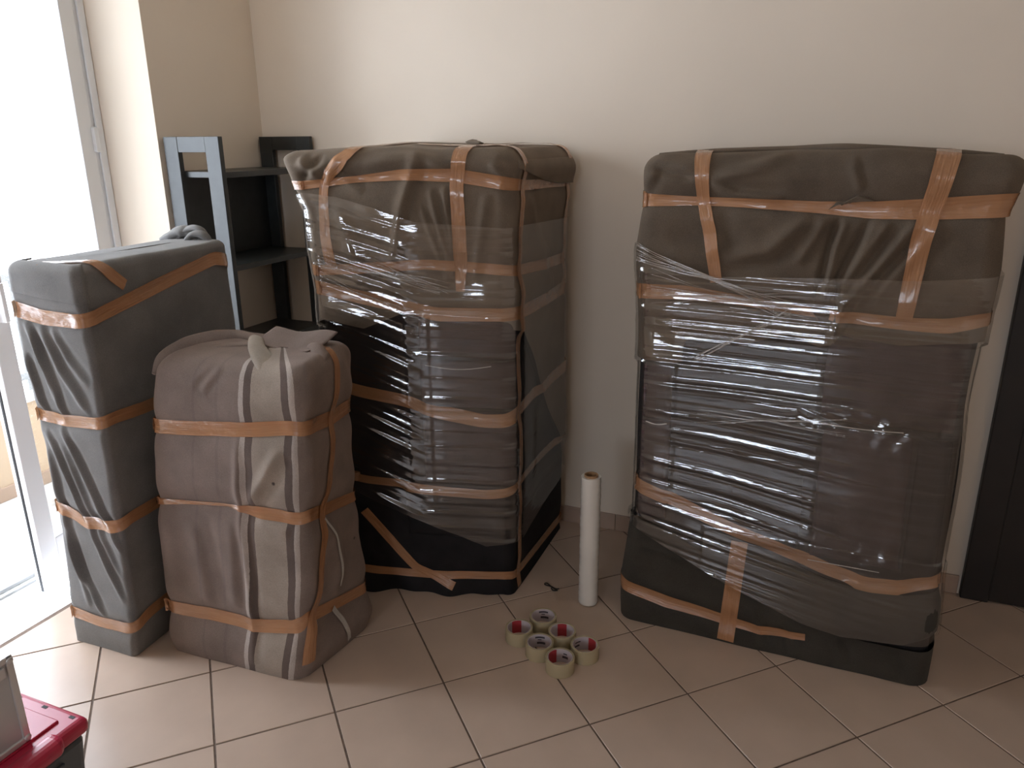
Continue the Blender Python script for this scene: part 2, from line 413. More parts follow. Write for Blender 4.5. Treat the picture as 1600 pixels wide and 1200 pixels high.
# dark interior door at the right end of the back wall
d = bpy.data.objects.new('door_2', None); COL.objects.link(d); d.location = (DOOR_X0, WALL_Y, 0); d['kind'] = 'structure'
lf = box('door_leaf', DOOR_X0 + .02, DOOR_X1 - .02, WALL_Y - .030, WALL_Y - .002, .006, DOOR_Z - .02, 'wenge', d, .003)
for x0, x1, z0, z1 in ((DOOR_X0 + .12, DOOR_X1 - .12, .16, .95), (DOOR_X0 + .12, DOOR_X1 - .12, 1.08, 1.96)):
    box('panel', x0, x1, WALL_Y - .038, WALL_Y - .029, z0, z1, 'wenge', lf, .004)
box('casing', DOOR_X0 - .068, DOOR_X0 + .02, WALL_Y - .036, WALL_Y - .001, .001, DOOR_Z + .06, 'wenge', d, .004)
box('casing', DOOR_X1 - .02, DOOR_X1 + .068, WALL_Y - .036, WALL_Y - .001, .001, DOOR_Z + .06, 'wenge', d, .004)
box('casing', DOOR_X0 + .02, DOOR_X1 - .02, WALL_Y - .036, WALL_Y - .001, DOOR_Z - .02, DOOR_Z + .06, 'wenge', d, .004)
hd = lathe('handle', [(.024, 0), (.024, .006), (.008, .008), (.008, .05)], 'steel', 0, 0, lf, 16, closed=False)
hd.rotation_euler = (math.pi / 2, 0, 0); hd.location = (DOOR_X1 - .09 - DOOR_X0, -.03, 1.02)

# balcony door: frame, sill, one leaf ajar
d1 = bpy.data.objects.new('door_1', None); COL.objects.link(d1); d1.location = (-1.46, .70, 0); d1['kind'] = 'structure'
fr = box('frame_jamb', -1.515, -1.436, .700, .748, .0, OPEN_Z, 'aluminium', d1, .003)
box('frame_bead', -1.434, -1.424, .716, .744, .0, OPEN_Z - .002, 'aluminium', d1, .002)
box('frame_jamb', -1.515, -1.436, OPEN_Y0 + .036, OPEN_Y0 + .084, .0, OPEN_Z, 'aluminium', d1, .003)
box('frame_head', -1.515, -1.436, OPEN_Y0 + .084, .700, OPEN_Z - .05, OPEN_Z, 'aluminium', d1, .003)
si = box('sill', -1.535, -1.395, OPEN_Y0 + .05, .700, -.004, .010, 'bare_aluminium', d1, .003)
box('sill_rib', -1.500, -1.488, OPEN_Y0 + .09, .695, .009, .024, 'bare_aluminium', si, .002)
box('sill_rib', -1.462, -1.452, OPEN_Y0 + .09, .695, .009, .019, 'bare_aluminium', si, .002)
box('drain_slot', -1.474, -1.466, .04, .11, .0095, .0112, 'gasket', si)
box('drain_slot', -1.474, -1.466, -.36, -.29, .0095, .0112, 'gasket', si)
# leaf in its own axes: hinge at origin, u along the leaf, then turned
leaf_root = bpy.data.objects.new('door_leaf', None); COL.objects.link(leaf_root); leaf_root.parent = d1
HX, HY = -1.432, .705
leaf_root.location = (HX + 1.46, HY - .70, 0)
leaf_root.rotation_euler = (0, 0, math.atan2(.108 - HY, -1.326 - HX))
LW = math.hypot(-1.326 - HX, .108 - HY)
def leafbox(name, u0, u1, t0, t1, z0, z1, mat, par=None, bev=.003):
    bm = bmesh.new(); bbox(bm, u0, u1, t0, t1, z0, z1, bev)
    me = bpy.data.meshes.new(name); bm.to_mesh(me); bm.free(); me.materials.append(MAT[mat])
    o = bpy.data.objects.new(name, me); COL.objects.link(o); o.parent = par or leaf_root; return o
LT = .048
leafbox('stile', .004, .072, -LT, 0, .014, OPEN_Z - .06, 'aluminium')
leafbox('stile', LW - .074, LW, -LT, 0, .014, OPEN_Z - .06, 'aluminium')
leafbox('gasket', LW - .002, LW + .003, -LT * .62, -LT * .45, .014, OPEN_Z - .06, 'gasket', bev=0)
leafbox('gasket', .000, .005, -LT * .3, -LT * .1, .014, OPEN_Z - .06, 'gasket', bev=0)
leafbox('rail', .072, LW - .074, -LT, 0, .014, .20, 'aluminium')
leafbox('rail', .072, LW - .074, -LT, 0, OPEN_Z - .14, OPEN_Z - .06, 'aluminium')
leafbox('pane', .068, LW - .070, -LT * .6, -LT * .45, .19, OPEN_Z - .13, 'glass', bev=0)
leafbox('handle', LW - .046, LW - .028, 0, .034, 1.02, 1.15, 'aluminium')
leafbox('hinge', -.010, .012, -.002, .014, .22, .31, 'aluminium'); leafbox('hinge', -.010, .012, -.002, .014, 1.55, 1.64, 'aluminium')

# balcony
structure(box('balcony_floor', -2.35, -1.535, -3.0, 3.0, -.06, -.004, 'balcony_floor'))
structure(box('balcony_sky_blocker', -2.95, -1.54, -3.0, 3.0, 2.78, 2.95, 'ceiling'))  # unseen overhead slab, added to cut the sky light on floor and parapet
pw = bpy.data.objects.new('balcony_wall', None); COL.objects.link(pw); pw.location = (-2.3, 0, 0); pw['kind'] = 'structure'
box('parapet', -2.36, -2.245, -3.0, 3.0, -.004, .425, 'parapet', pw)
box('skirting', -2.246, -2.234, -3.0, 3.0, -.004, .064, 'parapet_base', pw, .003)
box('cap', -2.39, -2.215, -3.0, 3.0, .425, .455, 'marble', pw, .006)
rl = thing('balcony_railing', 'grey metal railing of thin bars on the balcony parapet outside', 'railing', (-2.3, 0, .45))
for z in (.53, 1.0): box('rail', -2.322, -2.282, -3.0, 3.0, z - .018, z + .018, 'railing', rl, .004)
barm = None
for k in range(60):
    y = -2.95 + k * .1
    if barm is None:
        o = box('bar', -2.309, -2.295, y - .007, y + .007, .455, 1.0, 'railing', rl); barm = (o.data, y)
    else:
        o = bpy.data.objects.new('bar', barm[0]); COL.objects.link(o); o.parent = rl; o.location = (0, y - barm[1], 0)
sh = thing('louvred_shutter', 'pale grey louvred shutter folded open outside the balcony door', 'shutter', (-1.78, .80, 0))
for x0, x1 in ((-2.04, -1.98), (-1.62, -1.56)): box('stile', x0, x1, .778, .812, .02, OPEN_Z - .02, 'shutter', sh, .003)
for z0, z1 in ((.02, .12), (1.14, 1.22), (OPEN_Z - .1, OPEN_Z - .02)): box('rail', -1.98, -1.62, .778, .812, z0, z1, 'shutter', sh, .003)
k = 0; sl = None
for z in np.arange(.15, OPEN_Z - .12, .046):
    if 1.11 < z < 1.25: continue
    if sl is None:
        bm = bmesh.new(); bbox(bm, -1.98, -1.62, -.016, .016, -.004, .004)
        bmesh.ops.rotate(bm, verts=bm.verts, matrix=Matrix.Rotation(math.radians(42), 3, 'X'))
        bmesh.ops.translate(bm, verts=bm.verts, vec=(0, .795, z)); o = bm_obj('slat', bm, 'shutter', sh); sl = (o.data, z)
    else:
        o = bpy.data.objects.new('slat', sl[0]); COL.objects.link(o); o.parent = sh; o.location = (0, 0, z - sl[1])
# rear balcony window frame, behind the camera (seen only in reflections)
w1 = bpy.data.objects.new('window_1', None); COL.objects.link(w1); w1.location = (.25, REAR_Y - .07, 0); w1['kind'] = 'structure'
box('frame_jamb', REAR_X0, REAR_X0 + .05, REAR_Y - .1, REAR_Y - .04, REAR_SILL, REAR_Z, 'aluminium', w1)
box('frame_jamb', REAR_X1 - .05, REAR_X1, REAR_Y - .1, REAR_Y - .04, REAR_SILL, REAR_Z, 'aluminium', w1)
box('frame_head', REAR_X0 + .05, REAR_X1 - .05, REAR_Y - .1, REAR_Y - .04, REAR_Z - .05, REAR_Z, 'aluminium', w1)

# ------------------------------------------------------------------ ladder shelf in the corner
sx0, sx1, sy0, sy1, sh_h = -1.190, -.925, .80, 1.358, 1.603
t = thing('ladder_shelf', 'tall black-brown wooden shelf standing in the corner behind the wrapped bundles', 'shelf', ((sx0 + sx1) / 2, (sy0 + sy1) / 2, 0))
PW, PT = .066, .022
for y in (sy0, sy1 - PT):
    box('post', sx0, sx0 + PW, y, y + PT, .0, sh_h, 'shelf', t, .0015)
    box('post', sx1 - PW, sx1, y, y + PT, .0, sh_h, 'shelf', t, .0015)
    box('crossbar', sx0 + PW, sx1 - PW, y + .001, y + PT - .001, sh_h - .056, sh_h, 'shelf', t, .0015)
    box('crossbar', sx0 + PW, sx1 - PW, y + .001, y + PT - .001, .06, .116, 'shelf', t, .0015)
for z in (1.473, 1.125, .79, .45, .12):
    b_ = box('board', sx0 + .002, sx1 - .002, sy0 + PT, sy1 - PT, z - .018, z + .004, 'shelf', t, .0015)
box('side_panel', sx0 + .001, sx0 + .013, sy0 + PT, sy1 - PT, 1.131, 1.454, 'shelf', t)
for z in (1.483,):
    for x in (sx0 + .024, sx1 - .055):
        o = lathe('screw_cap', [(.0001, 0), (.006, 0), (.006, .002), (.0001, .0026)], 'screw', 0, 0, t, 12, closed=False)
        o.rotation_euler = (math.pi / 2, 0, 0); o.location = (x - wloc(t).x, sy0 - .0002 - wloc(t).y, z)

# ------------------------------------------------------------------ wrapped bundles: surface machinery
class Noise3:
    def __init__(s, seed, freq, n=14):
        r = np.random.RandomState(seed); k = r.normal(size=(n, 3)); k /= np.linalg.norm(k, axis=1)[:, None]
        s.k = k * freq * (.6 + .8 * r.rand(n, 1)); s.p = r.rand(n) * 6.283; s.a = 1 / math.sqrt(n)
    def __call__(s, P): return s.a * np.sin(P @ s.k.T + s.p).sum(-1) * 1.2
def seg_dist(X, Z, pts):
    best = np.full(X.shape, 9.0); sd = np.zeros(X.shape); tt = np.zeros(X.shape)
    L = [0]
    for a, b in zip(pts[:-1], pts[1:]): L.append(L[-1] + math.hypot(b[0] - a[0], b[1] - a[1]))
    for i, (a, b) in enumerate(zip(pts[:-1], pts[1:])):
        dx, dz = b[0] - a[0], b[1] - a[1]; l2 = dx * dx + dz * dz
        u = np.clip(((X - a[0]) * dx + (Z - a[1]) * dz) / l2, 0, 1)
        ex, ez = X - a[0] - u * dx, Z - a[1] - u * dz; d_ = np.hypot(ex, ez)
        s_ = np.sign(dx * ez - dz * ex)
        m = d_ < best; best = np.where(m, d_, best); sd = np.where(m, d_ * s_, sd)
        tt = np.where(m, (L[i] + u * (L[i + 1] - L[i])) / L[-1], tt)
    return best, sd, tt
def fold(X, Z, pts, w, amp, valley=.6):
    d_, sd, tt = seg_dist(X, Z, pts)
    env = np.clip(np.minimum(tt, 1 - tt) * 5, 0, 1) ** .6
    return amp * env * (np.exp(-(sd / w) ** 2) - valley * np.exp(-((sd - 1.7 * w) / (1.1 * w)) ** 2)) * (d_ < 5 * w)
def pinch(X, Z, pts, w=.03, amp=.006):
    d_, sd, tt = seg_dist(X, Z, pts)
    return -amp * np.exp(-(d_ / w) ** 2) + .35 * amp * np.exp(-((d_ - 2.3 * w) / (1.2 * w)) ** 2)

def rounded(n4, ra, rb, W, D, r):
    s, A, B = [], [], []
    for f_ in range(4):
        n = n4[f_]; L = (W, D)[f_ % 2]; arc = math.pi / 4 * r; tot = max(L - 2 * r, .01) + 2 * arc; e = arc / tot
        for i in range(n):
            t_ = i / n
            def loc(t_):
                if t_ < e: th = math.pi * (1.25 + .25 * t_ / e); return ra_ + ra_ * math.cos(th), rb_ + rb_ * math.sin(th)
                if t_ > 1 - e: th = math.pi * (1.5 + .25 * (t_ - 1 + e) / e); return 1 - ra_ + ra_ * math.cos(th), rb_ + rb_ * math.sin(th)
                return ra_ + (t_ - e) / (1 - 2 * e) * (1 - 2 * ra_), 0.0
            ra_, rb_ = (ra, rb) if f_ % 2 == 0 else (rb, ra)
            a, b = loc(t_)
            if f_ == 0: p = (a, b)
            elif f_ == 1: p = (1 - b, a)
            elif f_ == 2: p = (1 - a, 1 - b)
            else: p = (b, 1 - a)
            s.append(f_ + t_); A.append(p[0]); B.append(p[1])
    return np.array(s), np.array(A), np.array(B)

class Bundle:
    """soft box: quad cross sections blended over z, rounded corners and top, displaced along its normals"""
    def __init__(s, sec, H, r, rt, cols, crown=.01):
        s.z = np.array([q[0] for q in sec]); s.c = np.array([q[1:] for q in sec], float)   # k,4,2 (FL FR BR BL)
        s.H = H; s.rt = rt; s.crown = crown
        c = s.c[len(sec) // 2]; s.W = np.linalg.norm(c[1] - c[0]); s.D = np.linalg.norm(c[2] - c[1])
        s.s, s.a, s.b = rounded(cols, r / s.W, r / s.D, s.W, s.D, r)
        s.bvh = []
    def corners(s, z):
        z = np.asarray(z, float); o = np.zeros(z.shape + (4, 2))
        for i in range(4):
            for j in range(2): o[..., i, j] = np.interp(z, s.z, s.c[:, i, j])
        return o
    def base(s, ss, z, inset=0.0):
        """ss, z arrays of one shape -> base points"""
        ss = np.mod(ss, 4.0)
        a = np.interp(ss, np.append(s.s, 4.0), np.append(s.a, s.a[0])); b = np.interp(ss, np.append(s.s, 4.0), np.append(s.b, s.b[0]))
        ka = np.maximum(1 - 2 * inset / s.W, 0); kb = np.maximum(1 - 2 * inset / s.D, 0)
        a = .5 + (a - .5) * ka; b = .5 + (b - .5) * kb
        c = s.corners(z)
        p = (c[..., 0, :] * ((1 - a) * (1 - b))[..., None] + c[..., 1, :] * (a * (1 - b))[..., None] + c[..., 2, :] * (a * b)[..., None] + c[..., 3, :] * ((1 - a) * b)[..., None])
        return np.concatenate([p, np.broadcast_to(np.asarray(z, float), p.shape[:-1])[..., None]], -1)
    def normals(s, P, wrap=True):
        if wrap: du = np.roll(P, -1, 1) - np.roll(P, 1, 1)
        else: du = np.gradient(P, axis=1)
        dv = np.gradient(P, axis=0); n = np.cross(du, dv); L = np.linalg.norm(n, axis=-1)[..., None]
        return n / np.maximum(L, 1e-9)
    def sheet(s, name, mat, parent, disp, zlo=None, zhi=None, cap=True, off=0.0, rows=150, scols=None, uv=False, bvh=True, thick=0, ss=None):
        """a cloth or shell: from zlo(s) up to zhi(s), or over the rounded top when cap"""
        ss = s.s if ss is None else ss; n = len(ss); wrap = ss is s.s
        lo = np.zeros(n) if zlo is None else zlo(ss)
        zt = s.H - s.rt
        hi = np.full(n, zt) if zhi is None else zhi(ss)
        v = np.linspace(0, 1, rows)[:, None]
        Z = lo[None] + (hi - lo)[None] * v; I = np.zeros_like(Z)
        if cap and zhi is None:
            th = np.linspace(0, math.pi / 2, 10)[1:]
            Zc = zt + s.rt * np.sin(th); Ic = s.rt * (1 - np.cos(th))
            far = max(s.W, s.D) / 2
            k = np.linspace(0, 1, 18)[1:] ** 1.0
            Ic = np.concatenate([Ic, s.rt + (far - s.rt) * k]); Zc = np.concatenate([Zc, s.H + s.crown * np.sin(k * math.pi / 2)])
            Z = np.vstack([Z, np.repeat(Zc[:, None], n, 1)]); I = np.vstack([I, np.repeat(Ic[:, None], n, 1)])
        SS = np.repeat(ss[None], Z.shape[0], 0)
        P = s.base(SS, Z, I); Nn = s.normals(P, wrap)
        m = len(v)
        dd = disp(P, Nn, SS) + off
        if Z.shape[0] > m:                                    # fade the folds out towards the middle of the top
            w = np.ones(Z.shape[0]); w[m + 9:] = np.linspace(1, 0, Z.shape[0] - m - 9); dd = (dd - off) * w[:, None] + off
        Q = P + Nn * dd[..., None]
        Q[..., 2] = np.maximum(Q[..., 2], .001)
        F = grid_faces(Q.shape[0], n, wrap)
        U = np.stack([SS, Z], -1).reshape(-1, 2) if uv else None
        o = mk(name, Q.reshape(-1, 3), F, mat, parent, smooth=True, uv=U)
        if thick:
            md = o.modifiers.new('thickness', 'SOLIDIFY'); md.thickness = thick; md.offset = -1
        if bvh: s.bvh.append(BVHTree.FromPolygons(Q.reshape(-1, 3).tolist(), F.tolist()))
        return o
    def cushion(s, name, mat, parent, s0, s1, z0, z1, h, n=46, m=34, p=5, slant=0.0, seed=0):
        """a padded panel bulging out of the body"""
        u = np.linspace(0, 1, n)[None]; v = np.linspace(0, 1, m)[:, None]
        ss = np.repeat(s0 + (s1 - s0) * u, m, 0); zz = np.repeat(z0 + (z1 - z0) * v, n, 1) + slant * (u - .5)
        P = s.base(ss, zz); Nn = s.normals(P, False)
        prof = (1 - np.abs(2 * u - 1) ** p) ** .5 * (1 - np.abs(2 * v - 1) ** p) ** .5
        nz = Noise3(seed + 50, 16)(P) * .003
        Q = P + Nn * (prof * (h + nz) - .008)[..., None]
        F = grid_faces(m, n); o = mk(name, Q.reshape(-1, 3), F, mat, parent, smooth=True)
        s.bvh.append(BVHTree.FromPolygons(Q.reshape(-1, 3).tolist(), F.tolist()))
        return o
    def cast(s, p, d_):
        best = None
        for t_ in s.bvh:
            h = t_.ray_cast(Vector(p), Vector(d_), 1.0)
            if h[0] is not None and (best is None or h[3] < best[3]): best = h
        return best
    def tape(s, parent, pts, name='packing_tape', mat='tape', off=.0022, step=.008, nw=7, dirs=None, crumple=.0006, seed=0, smooth=3):
        """pts: (x, y, z, face, width); laid on the surface by casting inwards"""
        DR = dict(F=s.nF, R=s.nR, T=(0, 0, 1), B=s.nB, L=s.nL)
        C = np.array([q[:3] for q in pts]); Dn = np.array([DR[q[3]] if isinstance(q[3], str) else q[3] for q in pts], float); Wd = np.array([q[4] for q in pts])
        L = np.concatenate([[0], np.cumsum(np.linalg.norm(np.diff(C, axis=0), axis=1))])
        n = max(6, int(L[-1] / step)); x = np.linspace(0, L[-1], n)
        Cc = np.stack([np.interp(x, L, C[:, i]) for i in range(3)], -1); Dd = np.stack([np.interp(x, L, Dn[:, i]) for i in range(3)], -1)
        k = np.ones(5) / 5
        if n > 8:
            for i in range(3):
                Cc[2:-2, i] = np.convolve(Cc[:, i], k, 'valid'); Dd[2:-2, i] = np.convolve(Dd[:, i], k, 'valid')
        Dd /= np.linalg.norm(Dd, axis=1)[:, None]
        Ww = np.interp(x, L, Wd)
        Tn = np.gradient(Cc, axis=0); Lt = np.cross(Tn, Dd); Lt /= np.linalg.norm(Lt, axis=1)[:, None] + 1e-12
        Q = np.zeros((n, nw, 3)); G = np.zeros((n, nw, 3))
        for i in range(n):
            for j in range(nw):
                p = Cc[i] + Lt[i] * Ww[i] * (j / (nw - 1) - .5)
                h = s.cast(p + Dd[i] * .16, -Dd[i])
                G[i, j] = Dd[i]
                Q[i, j] = np.array(h[0]) if h is not None else np.array((np.nan,) * 3)
        for j in range(nw):                                   # fill misses along the strip
            ok = ~np.isnan(Q[:, j, 0])
            if ok.sum() < 2: Q[:, j] = Cc + Lt * (Ww * (j / (nw - 1) - .5))[:, None]; continue
            dep = ((Q[:, j] - (Cc + Lt * (Ww * (j / (nw - 1) - .5))[:, None])) * Dd).sum(1)
            dep = np.interp(np.arange(n), np.arange(n)[ok], dep[ok])
            # taut: bridge hollows
            dm = dep.copy()
            for _ in range(smooth):
                dm = np.maximum(dm, np.convolve(np.pad(dm, 2, 'edge'), np.ones(5) / 5, 'valid'))
            Q[:, j] = Cc + Lt * (Ww * (j / (nw - 1) - .5))[:, None] + Dd * dm[:, None]
        dpt = ((Q - Cc[:, None]) * Dd[:, None]).sum(-1)
        row = dpt.max(1, keepdims=True); Q += Dd[:, None] * ((row - dpt) * .35)[..., None]
        rng = np.random.RandomState(seed + int(1000 * abs(C[0, 0])) + int(77 * C[0, 2]))
        ph = rng.rand(3) * 6
        jj = np.linspace(0, 1, nw)[None]; xx = x[:, None]
        cr = crumple * (np.sin(jj * 14 + xx * 9 + ph[0]) + np.sin(jj * 9 - xx * 23 + ph[1]) + .8 * np.sin(xx * 60 + jj * 3 + ph[2]))
        Q += Dd[:, None] * (off + np.abs(cr))[..., None]
        uv = np.stack([np.repeat(xx, nw, 1), np.repeat(jj * .05, n, 0)], -1).reshape(-1, 2)
        return mk(name, Q.reshape(-1, 3), grid_faces(n, nw), mat, parent, smooth=True, uv=uv)
    def film(s, parent, zlo, zhi, outer, ridge, name='stretch_film', rows=480, ss=None, margin=.006, edge=None, dil=6, blur=14):
        n = len(ss); lo, hi = zlo(ss), zhi(ss)
        v = np.linspace(0, 1, rows)[:, None]; Z = lo[None] + (hi - lo)[None] * v; SS = np.repeat(ss[None], rows, 0)
        P = s.base(SS, Z); Nn = s.normals(P, False)
        d_ = outer(P, Nn, SS)
        raw = d_.copy()
        for ax, reps in ((0, 30), (1, dil)):
            for _ in range(reps):
                d_ = np.maximum(d_, np.maximum(np.roll(d_, 1, ax), np.roll(d_, -1, ax)) - .0004)
        for ax, reps in ((0, 160), (1, blur)):
            for _ in range(reps):
                pd = np.pad(d_, [(1, 1) if ax == 0 else (0, 0), (1, 1) if ax == 1 else (0, 0)], 'edge')
                d_ = (pd[2:] + pd[1:-1] + pd[:-2]) / 3 if ax == 0 else (pd[:, 2:] + pd[:, 1:-1] + pd[:, :-2]) / 3
        e = edge(SS)
        d_ = np.maximum(d_, raw) * e + np.maximum(np.minimum(d_, raw + .003), raw) * (1 - e) + margin * (.5 + .5 * e)
        R_ = ridge(P, SS, Z, v) * (.35 + .65 * e)
        Q = P + Nn * (d_ + R_)[..., None]
        s.filmP = Q
        return mk(name, Q.reshape(-1, 3), grid_faces(rows, n), 'film', parent, smooth=True)
def face_normals(B, z=.7):
    c = B.corners(np.array(z))
    def nrm(p, q):
        t_ = q - p; n_ = np.array((t_[1], -t_[0], 0)); return n_ / np.linalg.norm(n_)
    B.nF, B.nR, B.nB, B.nL = nrm(c[0], c[1]), nrm(c[1], c[2]), nrm(c[2], c[3]), nrm(c[3], c[0])
def around(B, last, first, drop=0.0):
    """closes a band round the hidden back: control points from the last visible point to the first"""
    z0, z1 = last[2], first[2]; cz = B.corners(np.array((z0 + z1) / 2)); w = (last[4] + first[4]) / 2
    out = []
    for i, nn, k in ((2, B.nR, .0), (2, B.nB, .3), (3, B.nB, .7), (3, B.nL, .8), (0, B.nL, 1.0)):
        x, y = cz[i] - .0; c = cz.mean(0)
        fx = .9 if nn is B.nB else 1.0
        out.append((c[0] + (x - c[0]) * .9, c[1] + (y - c[1]) * .9, z0 + (z1 - z0) * k, tuple(nn), w))
    return out
def seam_stitch(B, name, parent, s0, s1, z, off, n, sag=0.0):
    """a row of short thread dashes along a seam"""
    vs, fs = [], []
    for i in range(n):
        u = i / (n - 1); s_ = s0 + (s1 - s0) * u; zz = z - sag * math.sin(u * math.pi)
        ss = np.array([[s_ - .004, s_ + .004]] * 2); Z = np.array([[zz - .0012] * 2, [zz + .0012] * 2])
        P = B.base(ss, Z); du = P[0, 1] - P[0, 0]; nn = np.cross(du, (0, 0, 1)); nn = nn / np.linalg.norm(nn)
        b0 = len(vs)
        for q in (P[0, 0], P[0, 1], P[1, 1], P[1, 0]): vs.append(q + nn * off)
        c = (P[0, 0] + P[1, 1]) / 2 + nn * (off + .0015); vs.append(c)
        fs += [[b0, b0 + 1, b0 + 4], [b0 + 1, b0 + 2, b0 + 4], [b0 + 2, b0 + 3, b0 + 4], [b0 + 3, b0, b0 + 4]]
    return mk(name, vs, fs, 'thread', parent)

# ================================================================== middle bundle
MB = Bundle([
    (0.00, (-.342, .555), (.262, .728), (.252, 1.335), (-.37, 1.30)),
    (0.30, (-.354, .540), (.266, .728), (.253, 1.335), (-.38, 1.31)),
    (0.60, (-.358, .532), (.266, .728), (.252, 1.325), (-.38, 1.31)),
    (0.88, (-.358, .530), (.266, .728), (.250, 1.32), (-.38, 1.31)),
    (1.10, (-.358, .530), (.265, .728), (.248, 1.31), (-.38, 1.31)),
    (1.28, (-.368, .530), (.265, .728), (.250, 1.315), (-.39, 1.31)),
    (1.38, (-.374, .528), (.266, .726), (.256, 1.32), (-.40, 1.31)),
    (1.46, (-.420, .526), (.267, .724), (.258, 1.32), (-.42, 1.31)),
    (1.535, (-.454, .528), (.266, .726), (.256, 1.32), (-.44, 1.31)),
    (1.60, (-.445, .536), (.262, .732), (.252, 1.315), (-.43, 1.30))],
    1.560, .045, .035, (120, 90, 36, 40))
face_normals(MB)
mid = thing('furniture_bundle', 'tall middle bundle in brown blankets, tape and stretch film, standing between shelf and film roll', 'bundle', (-.05, .95, 0), 'bundles wrapped for moving')
MT = dict(
 M1=[(-0.355,0.495,1.453,'F',0.026),(-0.192,0.554,1.471,'F',0.020),(-0.048,0.609,1.485,'F',0.033),(0.105,0.667,1.482,'F',0.040),(0.246,0.718,1.458,'F',0.040),(0.266,0.804,1.448,'R',0.032),(0.256,1.265,1.435,'R',0.028)],
 M2=[(-0.325,0.500,1.189,'F',0.033),(0.013,0.632,1.210,'F',0.032),(0.135,0.678,1.202,'F',0.034),(0.246,0.720,1.192,'F',0.034),(0.267,0.761,1.186,'R',0.034),(0.256,1.278,1.158,'R',0.039)],
 M3=[(-0.320,0.503,1.133,'F',0.043),(-0.155,0.568,1.096,'F',0.043),(0.032,0.639,1.050,'F',0.043),(0.240,0.719,1.050,'F',0.043),(0.266,0.765,1.050,'R',0.044),(0.256,1.282,1.045,'R',0.048)],
 M4=[(-0.325,0.502,0.798,'F',0.043),(-0.213,0.546,0.767,'F',0.043),(-0.020,0.619,0.727,'F',0.043),(0.166,0.690,0.689,'F',0.043),(0.243,0.719,0.690,'F',0.043),(0.267,0.760,0.702,'R',0.043),(0.256,1.296,0.728,'R',0.047)],
 M5=[(-0.325,0.504,0.455,'F',0.029),(-0.219,0.544,0.437,'F',0.029),(-0.032,0.615,0.426,'F',0.029),(0.175,0.693,0.416,'F',0.029),(0.245,0.720,0.424,'F',0.029),(0.267,0.765,0.434,'R',0.029),(0.256,1.310,0.423,'R',0.034)],
 M6=[(-0.315,0.530,0.095,'F',0.032),(-0.212,0.560,0.085,'F',0.032),(-0.030,0.620,0.078,'F',0.032),(0.240,0.720,0.086,'F',0.032),(0.266,0.780,0.072,'R',0.033),(0.255,1.320,0.050,'R',0.038)])
def xz(t_, fc): return [(q[0] if fc == 'F' else q[1], q[2]) for q in t_ if q[3] == fc]
mid_n1, mid_n2 = Noise3(3, 9), Noise3(4, 24)
def wF(Nn, B): return np.clip((Nn * B.nF).sum(-1), 0, 1) ** 2
def wR(Nn, B): return np.clip((Nn * B.nR).sum(-1), 0, 1) ** 2
def mid_body(P, Nn, SS):
    X, Y, Z = P[..., 0], P[..., 1], P[..., 2]
    d_ = mid_n1(P) * .004 - .006
    a = wF(Nn, MB); b = wR(Nn, MB)
    d_ = d_ - a * .016 * np.clip((-.035 - X) / .06, 0, 1) * np.clip((1.05 - Z) / .1, 0, 1) * np.clip((Z - .33) / .1, 0, 1)
    for k in ('M4', 'M5', 'M6'):
        d_ = d_ + a * pinch(X, Z, xz(MT[k], 'F'), .035, .006) + b * pinch(Y, Z, xz(MT[k], 'R'), .035, .006)
    d_ = d_ - .022 * np.clip((Z - mz(np.mod(SS, 4)) - .02) / .04, 0, 1)
    # loose hem of the cover near the floor
    d_ = d_ + a * .012 * np.exp(-(Z / .05) ** 2) * (np.sin(X * 21 + 1.0) + .6 * np.sin(X * 47))
    return d_
def mid_blanket(P, Nn, SS):
    X, Y, Z = P[..., 0], P[..., 1], P[..., 2]
    a = wF(Nn, MB); b = wR(Nn, MB)
    d_ = mid_n1(P) * .006 + mid_n2(P) * .0022
    F_ = 0
    for pts, w, amp in (([(0.023, 1.443), (0.083, 1.157)], .011, .013), ([(0.064, 1.453), (0.089, 1.178)], .009, .011), ([(-0.014, 1.547), (-0.065, 1.377), (-0.101, 1.178)], .018, .017),
                        ([(0.192, 1.433), (0.146, 1.157)], .014, .007), ([(-0.337, 1.512), (-0.176, 1.435)], .016, .010), ([(-0.171, 1.515), (-0.024, 1.54), (0.084, 1.50)], .018, .010),
                        ([(-0.376, 1.531), (-0.304, 1.464)], .014, .016), ([(-.26, 1.40), (-.19, 1.15)], .02, .008), ([(-.01, 1.40), (.07, 1.16)], .008, .010),
                        ([(.205, 1.52), (.262, 1.44)], .012, .010), ([(-.30, 1.54), (-.37, 1.47)], .012, -.014), ([(-.25, 1.53), (-.285, 1.46)], .010, .010)):
        F_ = F_ + fold(X, Z, pts, w, amp)
    for k in ('M1', 'M2', 'M3'):
        F_ = F_ + pinch(X, Z, xz(MT[k], 'F'), .024, .009)
    # blanket fullness above the first tape
    F_ = F_ + .012 * np.exp(-((Z - 1.515) / .03) ** 2)
    d_ = d_ + a * F_
    G_ = 0
    for k in ('M1', 'M2', 'M3'): G_ = G_ + pinch(Y, Z, xz(MT[k], 'R'), .024, .007)
    G_ = G_ + fold(Y, Z, [(.84, 1.44), (1.0, 1.20), (1.05, 1.05)], .03, .006) + .012 * np.exp(-((Z - 1.50) / .035) ** 2)
    return d_ + b * G_
sofX = np.interp
def s_at(B, X, z=.9):
    ss = np.linspace(0.0, .9999, 400); P = B.base(ss, np.full(400, z)); return np.interp(X, P[:, 0], ss)
def s_atY(B, Y, z=.9):
    ss = np.linspace(1.0, 1.9999, 400); P = B.base(ss, np.full(400, z)); return np.interp(Y, P[:, 1], ss)
